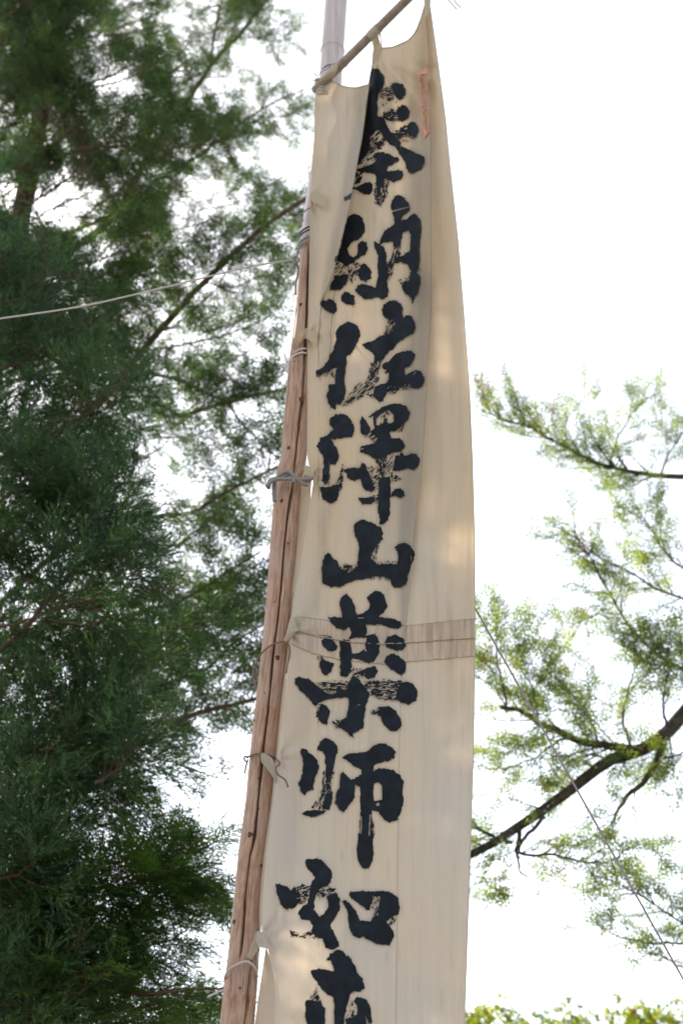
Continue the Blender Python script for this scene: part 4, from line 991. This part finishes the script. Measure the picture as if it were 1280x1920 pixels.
T_cedar = [cedar_spray(k) for k in range(6)]
T_flat = [flat_spray(k) for k in range(5)]
T_fir = [fir_twig(k, .038, .0140, 4) for k in range(5)]
T_back = [fir_twig(50 + k, .046, .0125, 4) for k in range(5)]
T_leaf = [leaf_cluster(k) for k in range(5)]

def unit(v): return v / (np.linalg.norm(v) + 1e-9)
def bough(tree, path, r0, r1, bark, leafmat, templates, nsec, Lsec, spacing=.12, size=1.0, tone=.5, droop=.15, vert=.35, t0=.15, flat=.6, lift=0.0, forward=.6, label=None):
    """one limb (mesh) with its twigs; its foliage is a child of it"""
    path = smooth_path(np.array(path, dtype=float), 28)
    jit = rng.normal(0, 1, path.shape).cumsum(0) * 0.006; path = path + jit - jit[0]
    mb = MB(); mb.tube(path, np.linspace(r0, r1, 28), 9 if r0 > .02 else 6)
    fo = Foliage(templates)
    T = np.gradient(path, axis=0); T /= np.linalg.norm(T, axis=1)[:, None]
    for k in range(nsec):
        s = t0 + (1 - t0) * (k + rng.uniform(0, 1)) / nsec; i = min(26, int(s * 27))
        o = path[i]; t = T[i]
        w = rng.normal(size=3); w[2] *= vert; w = unit(w - t * (w @ t))
        dr = unit(t * forward + w); L = Lsec * rng.uniform(.55, 1.15) * (1 - .45 * s)
        n = 6; u = np.linspace(0, 1, n)[:, None]
        bp = o + dr * L * u + np.array([0, 0, -droop + lift]) * L * u ** 2 + rng.normal(0, .02 * L, (n, 3)) * u
        mb.tube(bp, [max(.0025, min(r0 * .35, .010)), .0016], 4)
        cnt = max(2, int(L / spacing * 2)); tone_k = tone + rng.normal(0, .13)
        for q in range(cnt):
            f = .12 + .88 * (q + .5) / cnt; j = min(n - 2, int(f * (n - 1))); fr = f * (n - 1) - j
            p = bp[j] * (1 - fr) + bp[j + 1] * fr; tt_ = unit(bp[j + 1] - bp[j])
            w = rng.normal(size=3); w[2] *= vert
            fo.put(p, unit(tt_ * 1.0 + w * .55 + np.array([0, 0, -droop * .5 + lift])), size * rng.uniform(.7, 1.2), tone_k)
        fo.put(bp[-1], unit(bp[-1] - bp[-2]), size, tone_k)
    fo.put(path[-1], T[-1], size, tone)
    br = mb.build('branch', bark, tree)
    if label: br['label'] = label
    lf = fo.arrays(flat).build('foliage', leafmat, br, smooth=False, tone=True)
    lf['kind'] = 'stuff'
    return br

def PW(pts): return [PV(*p) for p in pts]
def trunk(tree, top, base, r_top, r_base, bark):
    n = 40; t = np.linspace(0, 1, n)[:, None]; path = np.array(top) * (1 - t) + np.array(base) * t
    path = path + np.stack([.06 * np.sin(t[:, 0] * 9), .05 * np.cos(t[:, 0] * 7), 0 * t[:, 0]], -1) * np.minimum(1, t * 4)
    rr = np.linspace(r_top, r_base, n) * (1 + .04 * np.sin(t[:, 0] * 50)); rr[-3:] *= [1.05, 1.18, 1.45]
    v, f = tube_arrays(path, rr, 28)
    v = v + rng.normal(0, .004, v.shape)
    mesh_obj('trunk', v, f, bark, tree); return path

# --- tall conifer behind, upper left (brown limbs, blurred fine foliage)
tb = PV(62, 209, 13.0)
back = thing('tall_conifer', (tb[0], tb[1], 0), 'tall conifer at upper left with long brown limbs slanting up to the right', 'tree')
tp = trunk(back, (tb[0] + .1, tb[1], 21.0), (tb[0], tb[1], -.1), .05, .26, M_bark_brown)
def tpoint(path, z): i = int(np.argmin(np.abs(path[:, 2] - z))); return path[i]
kw = dict(bark=M_bark_brown, leafmat=M_back, templates=T_back)
def bk(pts, r0, r1, nsec, Lsec, root=None, **k2):
    w = PW(pts)
    if root is not None:
        z = w[0][2] - root; w = [tpoint(tp, z)] + w
    nsec = int(nsec * 1.5)
    a = dict(kw); a.update(dict(spacing=.125, size=1.15, tone=.5, droop=.10, vert=.5, flat=.5)); a.update(k2)
    bough(back, w, r0, r1, nsec=nsec, Lsec=Lsec, **a)
bk([(200, 420, 13), (290, 268, 13), (345, 195, 13), (390, 125, 13), (440, 72, 13), (490, 8, 12.9), (530, -50, 12.8)], .055, .02, 22, 1.0, root=.9, t0=.35)
bk([(395, 118, 13), (402, 60, 13), (412, 0, 13), (420, -60, 13)], .022, .01, 12, .7)
bk([(150, 790, 12.8), (230, 700, 12.6), (285, 640, 12.5), (350, 572, 12.4), (420, 508, 12.3), (490, 440, 12.2), (575, 385, 12.1), (640, 350, 12.0)], .055, .024, 26, .9, root=.4, t0=.3)
bk([(240, 400, 13.2), (300, 345, 13.1), (395, 290, 13), (450, 240, 12.9), (530, 190, 12.8), (575, 170, 12.8)], .03, .01, 20, .75, root=.6, t0=.35)
bk([(20, 152, 12.6), (75, 158, 12.5), (130, 165, 12.4), (185, 150, 12.3), (225, 130, 12.2), (300, 90, 12.1)], .024, .01, 16, .7)
bk([(250, 690, 12.4), (330, 715, 12.2), (420, 760, 12.1), (450, 800, 12.0), (520, 868, 12.0)], .022, .007, 15, .55, t0=.2, droop=.25)
bk([(335, 782, 12.3), (400, 766, 12.2), (470, 752, 12.1), (535, 735, 12.0), (590, 720, 12.0)], .026, .01, 14, .6, t0=.1)
bk([(180, 985, 12.2), (310, 965, 12.0), (370, 958, 12.0), (430, 920, 11.9), (500, 888, 11.8), (560, 860, 11.8)], .036, .012, 20, .7, root=.8, t0=.45, droop=.2)
bk([(120, 1400, 11.8), (230, 1376, 11.7), (330, 1360, 11.6), (400, 1340, 11.6), (480, 1318, 11.5), (560, 1290, 11.5)], .038, .016, 16, .75, root=.6, t0=.4, droop=.25)
bk([(200, 660, 13), (300, 655, 12.9), (420, 630, 12.8), (500, 600, 12.7), (545, 560, 12.6)], .022, .008, 16, .55, root=.7, t0=.45)
bk([(260, 1150, 12), (340, 1130, 12), (420, 1080, 12), (490, 1040, 12)], .03, .01, 22, .75, root=.7, t0=.4, droop=.2)
bk([(300, 1290, 12), (380, 1260, 12), (450, 1200, 12), (500, 1170, 12)], .03, .01, 20, .7, root=.7, t0=.4, droop=.2)
# further limbs of the same crown
edge = PL([(-80, 520), (60, 560), (120, 600), (200, 480), (300, 540), (450, 560), (620, 500), (800, 470), (1000, 460), (1200, 470), (1400, 380)])
gaps = [(205, 95, 45), (105, 345, 48), (120, 420, 42), (445, 140, 55), (500, 320, 45), (250, 215, 26), (450, 560, 50), (330, 690, 35), (500, 690, 45), (280, 790, 40), (320, 880, 55), (470, 820, 35), (470, 980, 45), (370, 1020, 40), (560, 60, 40), (560, 250, 30), (430, 400, 36), (180, 640, 0), (250, 440, 30)]
cnt = 0
while cnt < 84:
    y = rng.uniform(-120, 1250); x = rng.uniform(0, 1) ** 1.35 * edge(y) - 10
    if any(math.hypot(x - a, y - b) < c + 8 for a, b, c in gaps): continue
    if y > 560 and x < 200: continue
    Yd = rng.uniform(11.6, 14.5); L = rng.uniform(90, 170); an = rng.uniform(.25, .95)
    p2 = (x, y, Yd); p0 = (x - L * math.cos(an), y + L * math.sin(an), Yd + rng.uniform(-.3, .3)); p1 = ((p2[0] + p0[0]) / 2, (p2[1] + p0[1]) / 2 + 10, Yd)
    near = x < 300 and y < 520
    bk([p0, p1, p2], .014, .005, 13 if near else 7, .55 if near else .42, tone=.3 if near else .5, t0=.3, droop=.15)
    cnt += 1

for k in range(34):
    y = rng.uniform(-80, 600); x = rng.uniform(-30, 300) * (1 if y < 300 else .8)
    if any(math.hypot(x - a, y - b) < c * .8 for a, b, c in gaps): continue
    Yd = rng.uniform(10.8, 12.9); L = rng.uniform(90, 170); an = rng.uniform(.1, .9)
    bk([(x - L * math.cos(an), y + L * math.sin(an), Yd), (x - L * .5 * math.cos(an), y + L * .5 * math.sin(an) + 8, Yd), (x, y, Yd)], .014, .005, 9, .7, tone=.45, t0=.1, droop=.15)
for k in range(34):
    y = -40 + k * 18 + rng.uniform(-10, 10); x = rng.uniform(20, 190) if y < 330 else rng.uniform(0, 120)
    Yd = rng.uniform(11.2, 12.6); L = rng.uniform(90, 150); an = rng.uniform(-.2, .8)
    bk([(x - L * math.cos(an), y + L * math.sin(an), Yd), (x - L * .5 * math.cos(an), y + L * .5 * math.sin(an) + 8, Yd), (x, y, Yd)], .013, .005, 8, .6, tone=.35, t0=.1, droop=.2)
for k in range(30):
    y = 430 + k * 31 + rng.uniform(-12, 12); x = rng.uniform(330, 540) if y < 1250 else rng.uniform(300, 460)
    if any(math.hypot(x - a, y - b) < c for a, b, c in gaps): continue
    Yd = rng.uniform(11.4, 13.0); L = rng.uniform(80, 140); an = rng.uniform(0, .8)
    bk([(x - L * math.cos(an), y + L * math.sin(an), Yd), (x - L * .5 * math.cos(an), y + L * .5 * math.sin(an) + 8, Yd), (x, y, Yd)], .010, .004, 6, .5, tone=.55, t0=.1, droop=.2)
for k in range(20):
    y = rng.uniform(-30, 430); x = rng.uniform(400, 585)
    if any(math.hypot(x - a, y - b) < c * .8 for a, b, c in gaps[3:5]): continue
    Yd = rng.uniform(12.2, 13.4); L = rng.uniform(70, 120); an = rng.uniform(.2, .9)
    bk([(x - L * math.cos(an), y + L * math.sin(an), Yd), (x - L * .5 * math.cos(an), y + L * .5 * math.sin(an) + 6, Yd), (x, y, Yd)], .010, .004, 5, .42, tone=.55, t0=.1, droop=.15)
for k in range(22):
    y = rng.uniform(230, 520); x = rng.uniform(120, 330)
    if math.hypot(x - 110, y - 390) < 60: continue
    Yd = rng.uniform(10.8, 12.0); L = rng.uniform(90, 150); an = rng.uniform(.1, .8)
    bk([(x - L * math.cos(an), y + L * math.sin(an), Yd), (x - L * .5 * math.cos(an), y + L * .5 * math.sin(an) + 8, Yd), (x, y, Yd)], .012, .004, 6, .55, tone=.5, t0=.1, droop=.2)
# --- dense cedar, left, nearer
cb = PV(-170, 900, 9.6)
cedar = thing('cedar', (cb[0], cb[1], 0), 'dense dark green cedar with long needle tufts filling the left side', 'tree')
tp = trunk(cedar, (cb[0] + .1, cb[1], 12.5), (cb[0], cb[1], -.1), .05, .24, M_bark_brown)
def cd(pts, r0, r1, nsec, Lsec, root=None, **k2):
    w = PW(pts)
    if root is not None: w = [tpoint(tp, w[0][2] - root)] + w
    a = dict(bark=M_bark_brown, leafmat=M_cedar, templates=T_cedar, spacing=.165, size=1.35, tone=.42, droop=.10, vert=.7, flat=.3, lift=.12); a.update(k2)
    bough(cedar, w, r0, r1, nsec=nsec, Lsec=Lsec, **a)
cd([(-60, 1050, 9.4), (0, 1010, 9.2), (50, 972, 9.1), (95, 925, 9.1), (140, 860, 9.1)], .022, .008, 12, .45, t0=.5)
cd([(-60, 1290, 9.3), (0, 1228, 9.0), (60, 1170, 8.9), (110, 1108, 8.9), (170, 1050, 8.9), (230, 960, 8.9)], .022, .008, 14, .45, t0=.5)
cd([(-60, 1500, 9.3), (0, 1480, 9.2), (60, 1455, 9.1), (130, 1405, 9.1), (200, 1330, 9.1)], .022, .008, 14, .45, t0=.5)
cedge = PL([(520, 130), (600, 195), (700, 235), (800, 270), (860, 285), (940, 245), (1040, 265), (1130, 350), (1220, 395), (1320, 370), (1400, 290), (1480, 250), (1560, 190), (1650, 150), (1750, 140), (1950, 130)])
cn = 0
for k in range(98):
    y = 480 + (k + rng.uniform(0, 1)) / 98 * 1420
    e = float(cedge(y)); x = e * (1 - rng.uniform(0, 1) ** 1.3 * .95) - 12
    Yd = rng.uniform(8.4, 10.6); L = rng.uniform(110, 200); an = rng.uniform(.1, .8)
    p2 = (x, y, Yd); p0 = (x - L * math.cos(an), y + L * math.sin(an), Yd + rng.uniform(0, .4)); p1 = ((p2[0] + p0[0]) / 2 + 4, (p2[1] + p0[1]) / 2 + 14, Yd + .1)
    cd([p0, p1, p2], .013, .005, 12, .42, tone=rng.uniform(.2, .6), t0=.12)

for k in range(16):                                   # its far side, out of the frame
    z = 2.5 + k * .6; o = tpoint(tp, z); a = rng.uniform(1.7, 4.6); Lb = rng.uniform(.9, 1.5)
    bough(cedar, [o, o + np.array([math.cos(a) * Lb * .5, math.sin(a) * Lb * .5, .1]), o + np.array([math.cos(a) * Lb, math.sin(a) * Lb, .35])], .014, .005, bark=M_bark_brown,
          leafmat=M_cedar, templates=T_cedar, nsec=8, Lsec=.5, spacing=.2, size=1.5, tone=.4, vert=.7, flat=.3, lift=.12)
# --- cypress, lower left
hb = PV(60, 1900, 9.0)
hin = thing('cypress', (hb[0] - .6, hb[1] + .6, 0), 'mid green cypress with flat layered sprays at lower left beside the log', 'tree')
tp = trunk(hin, tuple(PV(150, 1850, 9.6)), (hb[0] - .6, hb[1] + .6, -.1), .045, .11, M_bark_brown)
def hn(pts, r0, r1, nsec, Lsec, **k2):
    a = dict(bark=M_bark_brown, leafmat=M_hinoki, templates=T_flat, spacing=.13, size=.95, tone=.6, droop=.12, vert=.25, flat=.85); a.update(k2)
    bough(hin, PW(pts), r0, r1, nsec=nsec, Lsec=Lsec, **a)
hn([(150, 1850, 9.6), (230, 1762, 9.5), (280, 1702, 9.5), (335, 1650, 9.5), (362, 1610, 9.5), (377, 1572, 9.5)], .034, .004, 22, .6, t0=.2)
hn([(283, 1700, 9.5), (268, 1650, 9.5), (262, 1620, 9.5)], .010, .004, 8, .4)
hn([(150, 1850, 9.6), (210, 1868, 9.3), (300, 1862, 9.1), (410, 1850, 9.0)], .016, .006, 16, .5)
for k in range(40):
    y = rng.uniform(1590, 1960); x = rng.uniform(30, 450) if y > 1680 else rng.uniform(120, 440)
    if y < 1640 and x < 300 and rng.random() < .5: continue
    Yd = rng.uniform(8.8, 11.0)
    hn([(x - rng.uniform(60, 120), y + rng.uniform(20, 60), Yd + .1), (x - 30, y + 14, Yd), (x, y, Yd)], .010, .004, 10, .42, tone=rng.uniform(.3, .7))

# --- fir, right
fb = PV(1560, 1500, 12.5)
fir = thing('fir', (fb[0], fb[1], 0), 'pale green fir reaching in from the right with a thick dark forked limb', 'tree')
tp = trunk(fir, (fb[0] - .2, fb[1], 14.0), (fb[0], fb[1], -.1), .08, .30, M_bark_grey)
def fr_(pts, r0, r1, nsec, Lsec, root=None, **k2):
    w = PW(pts); nsec = int(nsec * 1.12)
    if root is not None: w = [tpoint(tp, w[0][2] - root)] + w
    a = dict(bark=M_bark_grey, leafmat=M_fir, templates=T_fir, spacing=.15, size=1.0, tone=.45, droop=.0, vert=.45, flat=.6, forward=.8); a.update(k2)
    bough(fir, w, r0, r1, nsec=nsec, Lsec=Lsec, **a)
fr_([(1320, 1300, 12), (1270, 1345, 12), (1240, 1380, 12), (1200, 1408, 12), (1150, 1425, 12), (1110, 1450, 12), (1050, 1500, 12), (980, 1550, 12), (930, 1588, 12), (885, 1612, 12), (820, 1640, 12)], .085, .030, 16, .55, root=-.2, t0=.35)
fr_([(1200, 1408, 12), (1140, 1396, 12), (1060, 1376, 12), (1010, 1360, 12), (965, 1338, 12), (935, 1332, 12)], .042, .018, 18, .75, t0=.1, lift=.1)
fr_([(1243, 1390, 12), (1215, 1450, 12), (1170, 1492, 12), (1150, 1520, 12), (1136, 1546, 12)], .034, .012, 5, .35, t0=.1)
fr_([(973, 1556, 12), (971, 1590, 12), (978, 1620, 12), (986, 1646, 12)], .022, .006, 2, .3, t0=.5)
fr_([(985, 1644, 12), (968, 1655, 12), (955, 1675, 12)], .004, .002, 2, .15)
fr_([(1020, 1530, 12), (975, 1592, 12), (1040, 1604, 12), (1100, 1612, 12), (1145, 1612, 12)], .018, .006, 20, .6, t0=.3)
fr_([(960, 1580, 12), (920, 1570, 12), (870, 1550, 12), (820, 1540, 12)], .018, .008, 16, .6, t0=.1, lift=.1)
fr_([(1145, 1612, 12), (1190, 1590, 12), (1235, 1590, 12)], .008, .003, 8, .45)
# upper right limb
fr_([(1330, 895, 12.4), (1280, 894, 12.4), (1200, 890, 12.4), (1130, 872, 12.4), (1060, 838, 12.4), (1000, 803, 12.4), (945, 788, 12.4), (903, 770, 12.4)], .042, .006, 46, .62, root=.8, t0=.45, lift=.35, forward=.9)
fr_([(1140, 872, 12.4), (1160, 820, 12.4), (1190, 770, 12.4), (1235, 722, 12.4)], .012, .004, 16, .42, lift=.2)
fr_([(1240, 890, 12.4), (1250, 850, 12.4), (1275, 810, 12.4), (1300, 770, 12.4)], .012, .004, 16, .5, lift=.2)
fr_([(1060, 840, 12.4), (1065, 790, 12.4), (1090, 740, 12.4)], .008, .003, 8, .35, lift=.2)
fr_([(1330, 1150, 12.2), (1280, 1125, 12.2), (1230, 1105, 12.2), (1185, 1075, 12.2), (1120, 1045, 12.2), (1045, 990, 12.2)], .020, .005, 24, .5, root=.5, t0=.5, lift=.15)
fr_([(1330, 1310, 12.1), (1280, 1262, 12.1), (1230, 1225, 12.1), (1170, 1165, 12.1), (1130, 1100, 12.1), (1105, 1050, 12.1), (1070, 1010, 12.1)], .026, .006, 24, .5, root=.5, t0=.45, lift=.1)
fr_([(1320, 1070, 12.3), (1265, 1060, 12.3), (1235, 1030, 12.3), (1210, 990, 12.3), (1190, 955, 12.3)], .016, .004, 20, .5, t0=.2, lift=.15)
fr_([(1150, 1160, 12.1), (1110, 1155, 12.1), (1060, 1175, 12.1)], .008, .003, 7, .3)
fr_([(950, 1335, 12), (940, 1270, 12), (932, 1200, 12), (928, 1150, 12)], .012, .003, 18, .5, lift=.15)
fr_([(1010, 1360, 12), (1000, 1290, 12), (960, 1230, 12), (1000, 1200, 12)], .012, .003, 18, .5, lift=.15)
fr_([(1180, 1400, 12), (1165, 1340, 12), (1190, 1270, 12), (1210, 1220, 12)], .014, .004, 13, .8, lift=.1)
fr_([(1120, 1390, 12), (1100, 1330, 12), (1070, 1290, 12), (1040, 1260, 12)], .012, .003, 15, .7, lift=.1)
fr_([(1250, 1370, 11.8), (1240, 1300, 11.8), (1260, 1230, 11.8)], .014, .004, 12, .7, lift=.1)
fr_([(1290, 1330, 11.8), (1290, 1270, 11.8), (1280, 1190, 11.8)], .014, .004, 10, .7, lift=.1)
fr_([(1060, 1380, 12), (1010, 1420, 12), (950, 1440, 12), (890, 1440, 12)], .010, .003, 16, .5, t0=.2)
fr_([(1150, 1420, 12), (1090, 1430, 12), (1040, 1460, 12)], .010, .003, 14, .5)
fr_([(1320, 1400, 11.9), (1260, 1420, 11.9), (1200, 1440, 11.9)], .010, .003, 14, .45)
fr_([(1340, 1760, 12.2), (1280, 1740, 12.2), (1220, 1700, 12.2), (1160, 1665, 12.2), (1115, 1648, 12.2)], .020, .004, 28, .5, root=.4, t0=.5, lift=.05)
fr_([(1340, 1775, 12.2), (1280, 1772, 12.2), (1200, 1770, 12.2), (1140, 1750, 12.2), (1105, 1718, 12.2)], .012, .003, 14, .35, t0=.2)
fr_([(1330, 1820, 12.2), (1280, 1810, 12.2), (1240, 1790, 12.2), (1225, 1800, 12.2)], .008, .003, 6, .25)
fr_([(1330, 1500, 12.2), (1300, 1500, 12.2), (1265, 1495, 12.2)], .008, .003, 5, .25)
fr_([(860, 1700, 12), (890, 1665, 12), (930, 1660, 12)], .008, .003, 8, .3)

# --- young trees beyond, along the lower right edge
for k, (x, y, Yd, lab) in enumerate([(905, 1913, 22.0, 'yellow-green young tree top touching the right edge of the banner at the bottom'),
                                     (1050, 1922, 23.0, 'yellow-green young tree top in the middle of the bottom right row'),
                                     (1215, 1910, 22.5, 'yellow-green young tree top at the bottom right corner')]):
    c = PV(x, y, Yd)
    t = thing('young_tree', (c[0], c[1], 0), lab, 'tree', 'young trees beyond the banner')
    trunk(t, (c[0], c[1], c[2] - .9), (c[0], c[1], -.1), .04, .10, M_bark_grey)
    fo = Foliage(T_leaf); mb = MB()
    for q in range(1500):
        dd = rng.normal(size=3); dd /= np.linalg.norm(dd); r_ = rng.uniform(.25, 1) ** .5
        bump = 1 + .22 * math.sin(dd[0] * 7 + k) * math.cos(dd[1] * 5 + 2 * k)
        p = c + np.array([0, 0, -0.95]) + dd * np.array([.98, .95, 1.1]) * r_ * bump
        fo.put(p, dd + np.array([0, 0, .6]), rng.uniform(.6, 1.15), rng.uniform(.1, .84))
    for q in range(26):
        a = rng.uniform(0, 2 * np.pi); tip = c + np.array([math.cos(a) * .7, math.sin(a) * .7, rng.uniform(-1.4, -.15)])
        base = c + np.array([0, 0, -1.9]); mb.tube(smooth_path([base, (base + tip) / 2 + np.array([math.cos(a) * .15, math.sin(a) * .15, -.05]), tip], 8), [.02, .005], 5)
    br = mb.build('branch', M_bark_grey, t)
    lf = fo.arrays(.2).build('crown', M_yellow, t, smooth=False, tone=True); lf['kind'] = 'stuff'
bpy.context.view_layer.update()
tot = sum(len(o.data.loops) - 2 * len(o.data.polygons) for o in bpy.data.objects if o.type == 'MESH')
print('TRIS', tot, 'OBJS', len(bpy.data.objects))
